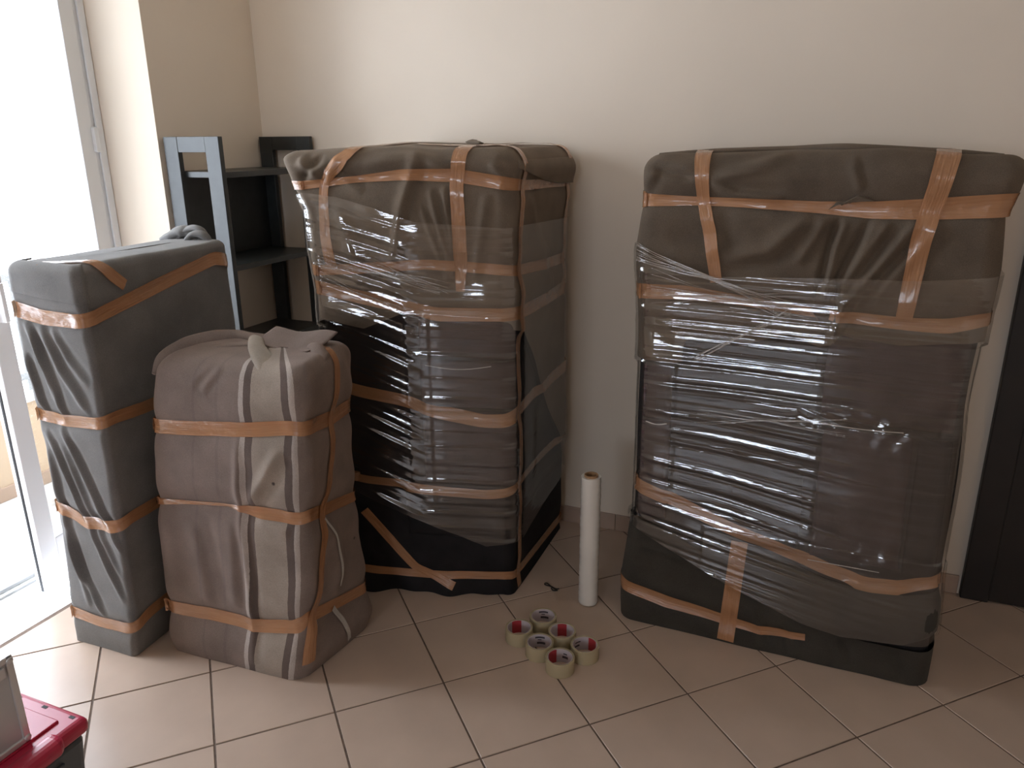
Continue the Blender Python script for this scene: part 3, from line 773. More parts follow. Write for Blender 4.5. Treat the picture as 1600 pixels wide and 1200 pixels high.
def zfun(B, front, rightf=None, back=None):
    S_ = [s_at(B, x) for x, _ in front]; Z_ = [z for _, z in front]
    if rightf: S_ += [s_atY(B, y) for y, _ in rightf]; Z_ += [z for _, z in rightf]
    S_ = [S_[-1] - 4] + S_ + [S_[0] + 4]; Z_ = [Z_[-1]] + Z_ + [Z_[0]]
    return lambda ss: np.interp(ss, S_, Z_)
mz = zfun(MB, [(-.32, 1.03), (-.2, 1.0), (-.08, 1.05), (.06, 1.04), (.25, 1.0)], [(.80, .98), (1.25, .42)])
MB.sheet('sofa_body', 'suede_black', mid, mid_body, rows=190, off=-.006)
MB.sheet('blanket', 'wool_olive', mid, mid_blanket, zlo=mz, rows=120, off=.006)
sc0 = s_at(MB, -.03)
MID_C = [(.903, 1.035, .026), (.730, .892, .028), (.446, .715, .026), (.240, .430, .020)]
for i, (z0, z1, h) in enumerate(MID_C):
    MB.cushion('cushion', 'suede' if i < 3 else 'suede_black', mid, sc0 - (0 if i < 3 else .12), 1.04, z0, z1, h, seed=i, slant=-.012)
seam_stitch(MB, 'stitching', mid, sc0 + .04, .90, .884, .027, 44, sag=.012)
for k in ('M1', 'M2', 'M3', 'M4', 'M5', 'M6'):
    t_ = MT[k]; MB.tape(mid, t_ + around(MB, t_[-1], t_[0]) + [t_[0]])
MB.tape(mid, [(-0.240, 0.536, 0.328, 'F', 0.034), (-0.073, 0.605, 0.105, 'F', 0.034), (0.055, 0.655, 0.040, 'F', 0.034)])
MB.tape(mid, [(-.18, .90, 1.60, 'T', .044), (-.215, .58, 1.60, 'T', .044), (-0.241, 0.536, 1.55, (-.1, -.75, .65), 0.042), (-0.286, 0.519, 1.455, 'F', 0.028), (-0.289, 0.517, 1.299, 'F', 0.034), (-0.277, 0.522, 1.203, 'F', 0.036)], off=.004)
MB.tape(mid, [(.16, 1.1, 1.60, 'T', .046), (.124, .74, 1.60, 'T', .046), (0.120, 0.672, 1.555, (.2, -.75, .65), 0.046), (0.106, 0.667, 1.456, 'F', 0.043), (0.112, 0.669, 1.236, 'F', 0.044), (0.109, 0.668, 1.125, 'F', 0.028)], off=.004)
MB.tape(mid, [(-.1, .80, 1.60, 'T', .036), (.20, .792, 1.60, 'T', .036), (0.262, 0.789, 1.555, (.8, 0, .6), 0.034), (0.266, 0.799, 1.447, 'R', 0.034), (0.266, 0.780, 1.191, 'R', 0.034), (0.266, 0.785, 0.802, 'R', 0.034), (0.266, 0.794, 0.419, 'R', 0.034), (0.265, 0.805, 0.012, 'R', 0.034)], off=.004)
MB.tape(mid, [(-.1, 1.22, 1.60, 'T', .034), (.20, 1.235, 1.60, 'T', .034), (0.256, 1.25, 1.552, (.8, 0, .6), 0.034), (0.256, 1.255, 1.398, 'R', 0.034), (0.256, 1.25, 1.039, 'R', 0.034)], off=.004)
# loose rolled hem on the right flank and the loose corner over the left edge
hemz = lambda ss: np.interp(ss, [1.03, s_atY(MB, .86), s_atY(MB, 1.0), s_atY(MB, 1.12), 1.97], [1.500, 1.476, 1.452, 1.438, 1.432])
MB.sheet('blanket_layer', 'wool_olive', mid, lambda P, Nn, SS: mid_blanket(P, Nn, SS) + .012 * np.clip((SS - 1.03) / .15, 0, 1) * np.clip((1.53 - P[..., 2]) / .06, 0, 1), zlo=hemz, zhi=lambda ss: np.full(len(ss), 1.524), cap=False, off=.0085, rows=30, ss=np.linspace(1.03, 1.97, 70), bvh=False, thick=.009)
tube('blanket_hem', [(-.10, 1.2, 1.572), (-.02, 1.05, 1.578), (.06, .95, 1.574)], [.006, .014, .006], 'wool_olive', mid, 20, 8, (1.6, .6), .1, 6)

# stretch film of the middle bundle
flo = zfun(MB, [(-.32, .448), (-0.236, .402), (-.063, .330), (.172, .225), (.24, .236)], [(.78, .24), (1.30, .285)])
fhi = zfun(MB, [(-.32, 1.43), (-.226, 1.416), (-.014, 1.347), (.24, 1.325)], [(.78, 1.328), (1.29, 1.308)])
ssM = np.concatenate([np.linspace(-.42, 0, 12, endpoint=False), np.linspace(0, 1, 110, endpoint=False), np.linspace(1, 2, 80, endpoint=False), np.linspace(2, 3.58, 36)])
def cush_off(P, SS, B, lst, s0f, s1f):
    o = np.full(P.shape[:2], -.02)
    for i, (z0, z1, h) in enumerate(lst):
        m = (SS > s0f - .06) & (SS < s1f) & (P[..., 2] > z0 - .01) & (P[..., 2] < z1 + .01)
        o = np.where(m, np.maximum(o, (h - .008) * np.clip((1.04 - SS) / .08, 0, 1)), o)
    return o
def mid_outer(P, Nn, SS):
    o = mid_body(P, Nn, SS) - .006
    bl = mid_blanket(P, Nn, SS) + .006
    o = np.where(P[..., 2] > mz(np.mod(SS, 4)) - .01, np.maximum(o, bl), o)
    o = np.maximum(o, cush_off(P, SS, MB, MID_C, sc0, 1.05))
    lin = np.interp(SS, [-.02, .0, sc0 + .06, sc0 + .07], [-.03, .0, .021, -.03])       # film drawn straight across the hollow
    return np.where(P[..., 2] < 1.06, np.maximum(o, lin), o) + .004
class N1:
    """smooth 1-D random function"""
    def __init__(s, seed, n=4096): s.v = np.random.RandomState(seed).rand(n) * 2 - 1; s.n = n
    def __call__(s, x):
        i = np.floor(x).astype(int); t_ = x - i; t_ = t_ * t_ * (3 - 2 * t_)
        return s.v[i % s.n] * (1 - t_) + s.v[(i + 1) % s.n] * t_
def ridges(q, p, seed, lam=.011, plen=.30):
    """taut wrinkles: long in p, short in q"""
    a, b, c, e = N1(seed), N1(seed + 1), N1(seed + 2), N1(seed + 3)
    x = q / lam + .35 * b(p / .5)
    i0 = np.floor(x); t_ = x - i0
    am = (1 - t_) * e(p / plen + i0 * 7.31) + t_ * e(p / plen + (i0 + 1) * 7.31)
    return a(x) * (.75 + .50 * am) + c(q / (lam * .55) + .3 * b(p / .7)) * .10
def mid_ridge(P, SS, Z, v):
    p = SS * .64
    left = np.clip((sc0 + .04 - SS) / .10, 0, 1) * np.clip((SS + .05) / .1, 0, 1)
    tilt = np.where(SS < 1, np.interp(SS, [0, sc0, sc0 + .12, 1], [1, 1, 0, 0]) * (.26 + .16 * np.clip((1.40 - Z) / .55, 0, 1.0)), -.10)
    q = Z + tilt * (SS - sc0) * .64
    r1 = ridges(q, p, 11, .0160, .7) * .0040
    r2 = ridges(Z + .03 * p, p, 31, .0135, .20) * .0030
    sd = np.where((SS > 1), .30, 1.0)
    r3 = Noise3(9, 30)(P) * .0008
    bow = .004 * left * np.sin(np.clip(v, 0, 1) * math.pi) + np.interp(Z, [.98, 1.08], [.004, .006]) * np.interp(SS, [0, sc0 + .03, sc0 + .12, sc0 + .45], [0, 1, 1, 0])
    return (r1 * left + r2 * (1 - left)) * sd + r3 * .5 * (1 - left) + bow + .002
MB.film(mid, flo, fhi, mid_outer, mid_ridge, rows=520, ss=ssM, edge=lambda SS: np.clip(np.minimum(SS, 2 - SS) / .07, 0, 1), dil=24, blur=70)
def strands(B, parent, a, b, n, spread, r, seed, face=None, lift=.016):
    """gathered film: a bunch of thin cords of film drawn tight between two points on the front"""
    rng = np.random.RandomState(seed); a = np.array(a); b = np.array(b)
    for i in range(n):
        k = rng.rand(4); m = 9; u = np.linspace(0, 1, m)
        w = (rng.rand() - .5) * spread
        pts = []
        for t_ in u:
            p = a + (b - a) * t_; p = p + np.array((0, 0, 1)) * w * (abs(2 * t_ - 1) ** 1.2 + .12) + np.array((0, 0, 1)) * .003 * math.sin(t_ * 9 + k[0] * 6)
            h = B.cast(p + B.nF * .2, -B.nF)
            q = np.array(h[0]) if h else p
            pts.append(q + B.nF * (lift + .003 * math.sin(t_ * 13 + k[1] * 6)))
        tube('film_strand', pts, [r * .7, r, r * .7], 'film_rope', parent, 26, 5, seed=i)
strands(MB, mid, (-.31, .50, 1.225), (.05, .64, 1.140), 9, .05, .0010, 2)
strands(MB, mid, (-.17, .56, 1.22), (.08, .65, 1.135), 6, .04, .0010, 8)
strands(MB, mid, (-.31, .50, 1.17), (.02, .63, 1.03), 5, .04, .0009, 5)

# ================================================================== right bundle
RB = Bundle([
    (0.00, (.636, .768), (1.592, .762), (1.60, 1.27), (.64, 1.28)),
    (0.14, (.637, .766), (1.592, .766), (1.605, 1.27), (.64, 1.28)),
    (0.20, (.641, .767), (1.605, .766), (1.615, 1.27), (.64, 1.28)),
    (0.38, (.655, .77), (1.592, .77), (1.60, 1.28), (.66, 1.29)),
    (0.63, (.656, .77), (1.584, .77), (1.59, 1.28), (.66, 1.29)),
    (0.88, (.651, .77), (1.578, .77), (1.59, 1.28), (.66, 1.29)),
    (1.13, (.646, .77), (1.588, .77), (1.59, 1.28), (.66, 1.29)),
    (1.26, (.642, .77), (1.590, .77), (1.59, 1.28), (.66, 1.29)),
    (1.40, (.656, .77), (1.580, .77), (1.59, 1.28), (.66, 1.29)),
    (1.455, (.652, .77), (1.606, .77), (1.61, 1.28), (.66, 1.29)),
    (1.52, (.648, .77), (1.618, .77), (1.62, 1.28), (.66, 1.29)),
    (1.60, (.640, .77), (1.622, .77), (1.62, 1.28), (.66, 1.29))],
    1.542, .05, .045, (150, 36, 40, 36))
face_normals(RB)
rgt = thing('furniture_bundle', 'widest bundle in dark olive blankets, tape and stretch film, standing by the dark door', 'bundle', (1.12, 1.02, 0), 'bundles wrapped for moving')
RT = dict(
 R1=[(0.664,0.770,1.415,'F',0.037),(0.822,0.770,1.415,'F',0.024),(0.942,0.770,1.414,'F',0.025),(1.143,0.770,1.406,'F',0.031),(1.269,0.770,1.402,'F',0.044),(1.417,0.770,1.409,'F',0.054),(1.572,0.770,1.421,'F',0.058)],
 R2=[(0.662,0.770,1.147,'F',0.046),(0.794,0.770,1.152,'F',0.042),(0.946,0.770,1.140,'F',0.030),(1.105,0.770,1.122,'F',0.025),(1.240,0.770,1.111,'F',0.032),(1.387,0.770,1.105,'F',0.034),(1.490,0.770,1.107,'F',0.041),(1.570,0.770,1.130,'F',0.036)],
 R3=[(0.679,0.770,0.516,'F',0.046),(0.827,0.770,0.472,'F',0.045),(0.995,0.770,0.412,'F',0.044),(1.159,0.770,0.363,'F',0.044),(1.277,0.770,0.325,'F',0.043),(1.390,0.770,0.305,'F',0.042),(1.494,0.770,0.316,'F',0.042),(1.580,0.770,0.355,'F',0.041)],
 R4=[(0.655,0.770,0.134,'F',0.042),(0.804,0.770,0.104,'F',0.043),(0.980,0.770,0.085,'F',0.036),(1.106,0.770,0.077,'F',0.031),(1.241,0.770,0.084,'F',0.024)])
rn1, rn2 = Noise3(13, 8), Noise3(14, 22)
rz_bot = zfun(RB, [(.66, .40), (.80, .36), (.92, .30), (1.05, .235), (1.15, .18), (1.25, .135), (1.4, .115), (1.57, .118)])
rz_top = zfun(RB, [(.66, .935), (.78, .93), (.95, 1.0), (1.10, 1.05), (1.18, 1.02), (1.215, 1.03), (1.26, .99), (1.34, 1.04), (1.57, 1.07)])
def right_body(P, Nn, SS):
    X, Y, Z = P[..., 0], P[..., 1], P[..., 2]
    a = wF(Nn, RB); d_ = rn1(P) * .005 - .004
    d_ = d_ + a * (pinch(X, Z, xz(RT['R3'], 'F'), .03, .007))
    d_ = d_ - .026 * np.clip((Z - rz_top(np.mod(SS, 4)) - .02) / .04, 0, 1)
    d_ = d_ - a * .010 * np.exp(-((X - .775) / .02) ** 2) * np.clip((1.0 - Z) / .1, 0, 1) * np.clip((Z - .4) / .1, 0, 1)
    return d_
def right_blanket(P, Nn, SS):
    X, Y, Z = P[..., 0], P[..., 1], P[..., 2]
    a = wF(Nn, RB); d_ = rn1(P) * .006 + rn2(P) * .002
    F_ = 0
    for pts, w, amp in (([(1.125, 1.385), (1.022, 1.284), (0.901, 1.260)], .022, .013), ([(1.196, 1.380), (1.179, 1.303), (1.164, 1.16)], .010, -.022), ([(1.271, 1.382), (1.209, 1.209), (1.194, 1.03)], .011, -.020),
                        ([(1.386, 1.379), (1.236, 1.147), (1.212, 1.04)], .014, .019), ([(0.853, 1.476), (0.975, 1.505), (1.063, 1.54)], .016, .013), ([(0.847, 1.468), (0.926, 1.435), (1.05, 1.425)], .012, .012),
                        ([(1.318, 1.376), (1.242, 1.228)], .012, .013), ([(0.686, 1.505), (0.806, 1.478)], .012, -.013), ([(1.208, 1.528), (1.240, 1.448)], .012, .006), ([(0.735, 1.265), (0.847, 1.257), (0.916, 1.300)], .03, .008),
                        ([(1.165, 1.38), (1.10, 1.25)], .014, .010), ([(.86, 1.40), (.90, 1.26)], .02, .007), ([(1.44, 1.38), (1.30, 1.16)], .02, .008), ([(.70, 1.50), (.665, 1.44)], .012, .008)):
        F_ = F_ + fold(X, Z, pts, w, amp)
    for k in ('R1', 'R2'): F_ = F_ + pinch(X, Z, xz(RT[k], 'F'), .022, .010)
    F_ = F_ + .014 * np.exp(-((Z - 1.49) / .035) ** 2)
    return d_ + a * F_
def right_low(P, Nn, SS):
    X, Y, Z = P[..., 0], P[..., 1], P[..., 2]
    a = wF(Nn, RB); d_ = rn1(P) * .005 + rn2(P) * .002
    F_ = pinch(X, Z, xz(RT['R4'], 'F'), .025, .008)
    for pts, w, amp in (([(1.08, .16), (1.12, .02)], .012, .008), ([(1.32, .11), (1.36, .02)], .015, .010), ([(1.16, .12), (1.2, .01)], .012, -.007), ([(.70, .30), (.95, .26)], .02, .006), ([(1.45, .10), (1.50, .02)], .015, .007)):
        F_ = F_ + fold(X, Z, pts, w, amp)
    F_ = F_ + .010 * np.exp(-((Z - .06) / .05) ** 2) * np.clip((.9 - X) / .1, 0, 1)
    return d_ + a * F_
RB.sheet('sofa_body', 'suede_black', rgt, right_body, rows=190, off=-.004)
RB.sheet('blanket', 'wool_dark', rgt, right_low, zhi=rz_bot, cap=False, rows=50, off=.006)
RB.sheet('blanket', 'wool_brown', rgt, right_blanket, zlo=rz_top, rows=120, off=.006)
s12 = s_at(RB, 1.205); s14 = s_at(RB, 1.42); s07 = s_at(RB, .775)
RIGHT_C = [(.03, s07, .745, .925, .024, 'suede'), (.02, s07, .40, .735, .022, 'suede'), (s12, .985, .805, 1.06, .022, 'suede'), (s12 + .01, s14 + .04, .365, .79, .030, 'suede'),
           (s07 + .02, s12 - .03, .70, 1.02, .012, 'suede_black'), (s07 + .02, s12 - .03, .37, .69, .014, 'suede_black'), (s14 + .05, .985, .36, .79, .020, 'suede_black')]
for i, (a, b, z0, z1, h, mt) in enumerate(RIGHT_C): RB.cushion('cushion', mt, rgt, a, b, z0, z1, h, seed=20 + i)
# the lowest cushion sags over the bottom blanket
def low_cushion():
    n, m = 90, 34
    u = np.linspace(0, 1, n)[None]; v = np.linspace(0, 1, m)[:, None]
    X = np.linspace(s_at(RB, .90), 1.02, n)[None]
    zb = np.interp(np.linspace(.90, 1.61, n), [.90, 1.01, 1.15, 1.25, 1.35, 1.52, 1.61], [.262, .215, .155, .125, .115, .130, .20])[None]
    zt = np.interp(np.linspace(.90, 1.61, n), [.90, 1.0, 1.16, 1.28, 1.39, 1.5, 1.61], [.40, .385, .335, .30, .285, .295, .33])[None]
    ss = np.repeat(X, m, 0); zz = zb + (zt - zb) * v
    P = RB.base(ss, zz); Nn = RB.normals(P, False)
    prof = np.clip(np.minimum(u * 7, 1), 0, 1) * np.sqrt(np.clip((1 - u) * 14, 0, 1)) * (1 - np.abs(2 * v - 1) ** 3) ** .5
    Q = P + Nn * (.004 - .012 * (1 - np.clip((1 - u) * 14, 0, 1)) + prof * (.022 + Noise3(77, 14)(P) * .004))[..., None]
    F = grid_faces(m, n); mk('cushion', Q.reshape(-1, 3), F, 'wool_dark', rgt, smooth=True)
    RB.bvh.append(BVHTree.FromPolygons(Q.reshape(-1, 3).tolist(), F.tolist()))
low_cushion()
seam_stitch(RB, 'stitching', rgt, .05, s07 - .01, .742, .026, 24, sag=.006)
seam_stitch(RB, 'stitching', rgt, s12 + .01, s14, .806, .028, 30, sag=.004)
seam_stitch(RB, 'stitching', rgt, s12 + .01, s14 - .02, .368, .030, 26)
for k in ('R1', 'R2', 'R3'):
    t_ = RT[k]; e = (1.59, .80, t_[-1][2], 'R', t_[-1][4]); RB.tape(rgt, t_ + [e] + around(RB, e, t_[0])[1:] + [t_[0]])
t_ = RT['R4']; RB.tape(rgt, [(.645, 1.1, .15, 'L', .042), (.645, .82, .14, 'L', .042)] + t_)
RB.tape(rgt, [(.80, 1.2, 1.6, 'T', .045), (.822, .83, 1.6, 'T', .045), (0.824, 0.775, 1.540, (0, -.75, .65), 0.045), (0.836, 0.770, 1.419, 'F', 0.034), (0.860, 0.770, 1.334, 'F', 0.037), (0.888, 0.770, 1.189, 'F', 0.033)], off=.004)
RB.tape(rgt, [(1.45, 1.2, 1.6, 'T', .057), (1.436, .83, 1.6, 'T', .057), (1.432, 0.775, 1.540, (0, -.75, .65), 0.057), (1.414, 0.770, 1.432, 'F', 0.052), (1.398, 0.770, 1.341, 'F', 0.050), (1.385, 0.770, 1.119, 'F', 0.041)], off=.0045)
RB.tape(rgt, [(1.019, 0.770, 0.379, 'F', 0.050), (1.011, 0.770, 0.206, 'F', 0.052), (1.002, 0.770, 0.012, 'F', 0.053)], off=.004)
# loose blanket ends: right top corner, tip tucked through the first tape, hanging tip in the middle
def flap(B, name, parent, quad, mat, lift=.012, thick=.004, n=16, m=16, seed=0, curl=.0):
    """quad: four (x, z) corners on the front, hanging clear of the surface"""
    q = np.array(quad, float); u = np.linspace(0, 1, n)[None, :, None]; v = np.linspace(0, 1, m)[:, None, None]
    XZ = q[0] * (1 - u) * (1 - v) + q[1] * u * (1 - v) + q[2] * u * v + q[3] * (1 - u) * v
    Q = np.zeros((m, n, 3)); nz = Noise3(seed + 90, 40)
    for i in range(m):
        for j in range(n):
            x, z = XZ[i, j]; h = B.cast(np.array((x, .70, z)) + B.nF * .1, -B.nF)
            p = np.array(h[0]) if h else np.array((x, B.corners(np.array(z))[0, 1], z))
            Q[i, j] = p
    Q[..., 1] = np.minimum(Q[..., 1], np.median(Q[..., 1]) + .004)
    Q = Q + B.nF * (lift + nz(Q)[..., None] * .003 + curl * (v ** 2))
    o = mk(name, Q.reshape(-1, 3), grid_faces(m, n), mat, parent, smooth=True)
    md = o.modifiers.new('thickness', 'SOLIDIFY'); md.thickness = thick; md.offset = 1
    return o
flap(RB, 'blanket_tip', rgt, [(1.165, 1.400), (1.185, 1.420), (1.275, 1.428), (1.235, 1.440)], 'wool_brown', .009)
flap(RB, 'blanket_tip', rgt, [(1.165, 1.20), (1.205, 1.215), (1.222, 1.035), (1.150, 1.125)], 'wool_brown', .006)
tube('blanket_hem', [(.69, .83, 1.538), (.86, .86, 1.546), (1.05, .90, 1.552), (1.2, .86, 1.556), (1.42, .85, 1.546), (1.56, .84, 1.536)], [.012, .020, .016, .022, .016, .012], 'wool_brown', rgt, 60, 10, (1.7, .6), .1, 9)

rlo = zfun(RB, [(.66, .375), (.72, .347), (1.01, .224), (1.217, .151), (1.335, .133), (1.552, .155), (1.58, .20)])
rhi = zfun(RB, [(.66, 1.285), (.776, 1.212), (.901, 1.208), (1.201, 1.222), (1.395, 1.227), (1.571, 1.245)])
ssR = np.concatenate([np.linspace(-.35, 0, 12, endpoint=False), np.linspace(0, 1, 150, endpoint=False), np.linspace(1, 2, 30, endpoint=False), np.linspace(2, 3.65, 40)])
def right_outer(P, Nn, SS):
    o = right_body(P, Nn, SS) - .004; Z = P[..., 2]; sm = np.mod(SS, 4)
    o = np.where(Z > rz_top(sm) - .01, np.maximum(o, right_blanket(P, Nn, SS) + .006), o)
    o = np.where(Z < rz_bot(sm) + .01, np.maximum(o, right_low(P, Nn, SS) + .006), o)
    for a, b, z0, z1, h, mt in RIGHT_C:
        m = (SS > a - .02) & (SS < b + .02) & (Z > z0 - .01) & (Z < z1 + .01); o = np.where(m, np.maximum(o, (h - .008) * np.clip(np.minimum(.99 - SS, SS - .01) / .06, 0, 1)), o)
    m = (SS > s_at(RB, .90)) & (SS < 1.03) & (Z < .42); o = np.where(m, np.maximum(o, .026 * np.clip((1.0 - SS) / .05, .35, 1)), o)
    return o + .003
def right_ridge(P, SS, Z, v):
    p = SS * .94; X = P[..., 0]
    core = np.exp(-(np.clip(np.abs(X - .97) - .22, 0, 9) / .10) ** 2)
    tilt = .02 + .16 * np.clip((.85 - Z) / .5, 0, 1)
    q = Z + tilt * (X - .65)
    r1 = ridges(q, p, 111, .0122, .60) * .0035
    r2 = ridges(Z + .02 * p, p, 131, .018, .10) * .0018
    r3 = Noise3(19, 34)(P) * .0010
    spot = np.exp(-((Z - .80) / .045) ** 2) * np.exp(-((X - 1.38) / .10) ** 2) + .8 * np.exp(-((Z - .415) / .03) ** 2) * np.exp(-((X - 1.43) / .07) ** 2)
    r3 = r3 + spot * (Noise3(61, 170)(P) * .0022 + Noise3(62, 320)(P) * .0008)
    crease = .0016 * np.exp(-((Z - .80 + .03 * np.sin(X * 9)) / .03) ** 2) * ridges(Z + .3 * X, p, 151, .010, .05) * (X > 1.15)
    return r1 * (.25 + .75 * core) + r2 * (1 - core) * .8 + r3 * .6 * (1 - .85 * core) + crease + .002
RB.film(rgt, rlo, rhi, right_outer, right_ridge, rows=520, ss=ssR, edge=lambda SS: np.clip(np.minimum(SS, 1 - SS) / .06, 0, 1), dil=34, blur=60)
strands(RB, rgt, (.650, .77, 1.275), (1.10, .77, 1.128), 16, .07, .0014, 12)
strands(RB, rgt, (.84, .77, .955), (1.10, .77, 1.12), 9, .03, .0013, 14)
strands(RB, rgt, (.70, .77, 1.17), (1.15, .77, 1.13), 8, .10, .0011, 16)
strands(RB, rgt, (.86, .77, .78), (1.28, .77, .80), 8, .06, .0011, 18)

# ================================================================== left bundle
LB = Bundle([
    (0.00, (-1.012, -.045), (-.742, -.040), (-.79, .60), (-1.02, .60)),
    (0.12, (-1.006, -.045), (-.722, -.040), (-.78, .61), (-1.02, .61)),
    (0.31, (-.995, -.042), (-.712, -.040), (-.775, .62), (-1.01, .62)),
    (0.50, (-.982, -.040), (-.706, -.040), (-.77, .62), (-1.0, .62)),
    (0.72, (-.978, -.040), (-.702, -.040), (-.765, .62), (-.99, .62)),
    (0.98, (-.990, -.040), (-.694, -.040), (-.76, .615), (-.99, .615)),
    (1.15, (-.980, -.040), (-.700, -.040), (-.76, .605), (-.985, .605)),
    (1.30, (-.968, -.040), (-.703, -.040), (-.76, .60), (-.98, .60))],
    1.262, .022, .024, (80, 110, 24, 30), crown=.004)
face_normals(LB)
lft = thing('furniture_bundle', 'narrow upright bundle in slate grey blanket and brown tape, standing beside the balcony door', 'bundle', (-.87, .28, 0), 'bundles wrapped for moving')
LTp = dict(
 L1=[(-0.965,-0.040,1.130,'F',0.048),(-0.860,-0.040,1.113,'F',0.045),(-0.722,-0.040,1.112,'F',0.041),(-0.700,-0.010,1.118,'R',0.041),(-0.726,0.275,1.167,'R',0.044),(-0.752,0.540,1.209,'R',0.044)],
 L2=[(-0.965,-0.040,0.808,'F',0.039),(-0.861,-0.040,0.801,'F',0.038),(-0.722,-0.040,0.808,'F',0.037),(-0.700,-0.010,0.816,'R',0.037),(-0.711,0.124,0.807,'R',0.039),(-.75,.58,.80,'R',.039)],
 L3=[(-0.970,-0.040,0.503,'F',0.042),(-0.860,-0.040,0.469,'F',0.042),(-0.730,-0.040,0.474,'F',0.041),(-0.704,-0.010,0.488,'R',0.040),(-0.707,0.083,0.487,'R',0.042),(-.75,.58,.49,'R',.04)],
 L4=[(-0.992,-0.040,0.114,'F',0.042),(-0.864,-0.040,0.102,'F',0.041),(-0.760,-0.040,0.110,'F',0.041),(-0.712,-0.010,0.125,'R',0.039),(-0.702,0.031,0.135,'R',0.041),(-.75,.58,.14,'R',.04)])
ln1, ln2 = Noise3(23, 9), Noise3(24, 26)
def left_blanket(P, Nn, SS):
    X, Y, Z = P[..., 0], P[..., 1], P[..., 2]
    a = wF(Nn, LB); b = wR(Nn, LB); d_ = ln1(P) * .0025 + ln2(P) * .0008
    F_ = 0
    for pts, w, amp in (([(-0.938, 1.099), (-0.886, 0.951), (-0.849, 0.786)], .010, .010), ([(-0.881, 1.093), (-0.831, 0.957), (-0.746, 0.830)], .013, .010), ([(-0.966, 1.0), (-0.945, 0.865), (-0.925, 0.806)], .010, .010),
                        ([(-0.948, 0.760), (-0.852, 0.502), (-0.796, 0.336), (-0.744, 0.199)], .010, .012), ([(-0.881, 0.78), (-0.802, 0.597), (-0.706, 0.358)], .010, .011), ([(-0.963, 0.697), (-0.946, 0.461), (-0.905, 0.15)], .011, .010),
                        ([(-0.959, 0.43), (-0.911, 0.264), (-0.844, 0.126)], .010, .011), ([(-.90, .72), (-.80, .42), (-.75, .30)], .012, .008), ([(-.84, 1.08), (-.79, .99), (-.73, .92)], .012, .007), ([(-.92, 1.09), (-.90, .98), (-.88, .86)], .008, .006)):
        F_ = F_ + fold(X, Z, pts, w, amp)
    for k in ('L1', 'L2', 'L3', 'L4'):
        F_ = F_ + pinch(X, Z, xz(LTp[k], 'F'), .022, .007)
        d_ = d_ + b * pinch(Y, Z, xz(LTp[k], 'R'), .022, .004)
    return d_ + a * F_
LB.sheet('blanket', 'wool_slate', lft, left_blanket, rows=190, off=.0)
# neat folded end covering the top of the front
def front_cover():
    n, m = 60, 40
    ss = np.repeat(np.linspace(-.06, 1.035, n)[None], m, 0)
    zb = np.interp(np.linspace(-.06, 1.035, n), [-.06, .02, .5, .97, 1.035], [1.185, 1.182, 1.168, 1.160, 1.158])[None]
    v = np.linspace(0, 1, m)[:, None]; zz = zb + (1.262 - .024 - zb) * np.minimum(v * 1.25, 1)
    ins = np.zeros_like(zz) + 0.0
    w = np.clip((v - .8) / .2, 0, 1) * (math.pi / 2) + 0 * zz
    zz = zz + .024 * np.sin(w); ins = .024 * (1 - np.cos(w))
    P = LB.base(ss, zz, ins); Nn = LB.normals(P, False)
    Q = P + Nn * (.006 + Noise3(31, 14)(P) * .001)[..., None]
    o = mk('folded_end', Q.reshape(-1, 3), grid_faces(m, n), 'wool_slate', lft, smooth=True)
    md = o.modifiers.new('thickness', 'SOLIDIFY'); md.thickness = .005; md.offset = -1
front_cover()
for k in ('L1', 'L2', 'L3', 'L4'):
    t_ = LTp[k]; LB.tape(lft, t_ + around(LB, t_[-1], t_[0])[1:] + [t_[0]])
LB.tape(lft, [(-.86, -.02, 1.29, 'T', .036), (-.74, .02, 1.29, 'T', .036), (-0.702, 0.050, 1.255, (.75, 0, .65), 0.036), (-0.706, 0.075, 1.225, 'R', 0.036), (-0.711, 0.118, 1.188, 'R', 0.034)], off=.0035)
# bunched cloth knot at the far end of the top
tube('blanket_knot', [(-1.0, .55, 1.258), (-.955, .56, 1.275), (-.91, .57, 1.288), (-.875, .575, 1.272)], [.012, .024, .026, .012], 'wool_slate', lft, 24, 10, (1.2, .8), .12, 4)
tube('blanket_knot', [(-.93, .56, 1.262), (-.89, .565, 1.295), (-.845, .57, 1.300), (-.825, .57, 1.275), (-.85, .56, 1.256)], [.010, .012, .013, .012, .009], 'wool_slate', lft, 28, 9, (1.3, .8), .1, 5)
tube('blanket_knot', [(-.875, .535, 1.262), (-.85, .55, 1.282), (-.815, .56, 1.278), (-.79, .565, 1.255)], [.010, .016, .016, .008], 'wool_slate', lft, 22, 9, (1.3, .8), .1, 6)

# ================================================================== small striped bundle
SB = Bundle([
    (0.00, (-.684, .035), (-.170, .062), (-.150, .415), (-.60, .40)),
    (0.06, (-.690, .035), (-.155, .062), (-.142, .425), (-.61, .40)),
    (0.20, (-.690, .035), (-.125, .060), (-.145, .420), (-.61, .40)),
    (0.36, (-.680, .038), (-.098, .060), (-.155, .415), (-.61, .40)),
    (0.54, (-.664, .040), (-.082, .060), (-.150, .410), (-.60, .40)),
    (0.70, (-.640, .040), (-.066, .060), (-.145, .415), (-.58, .40)),
    (0.82, (-.618, .040), (-.060, .060), (-.142, .420), (-.57, .40)),
    (0.94, (-.592, .046), (-.058, .062), (-.130, .425), (-.56, .40)),
    (1.06, (-.565, .060), (-.062, .072), (-.126, .425), (-.55, .40))],
    1.010, .055, .055, (110, 80, 24, 34), crown=.006)
face_normals(SB)
sml = thing('furniture_bundle', 'smallest bundle in a taupe striped wool blanket with brown tape, standing in front', 'bundle', (-.40, .23, 0), 'bundles wrapped for moving')
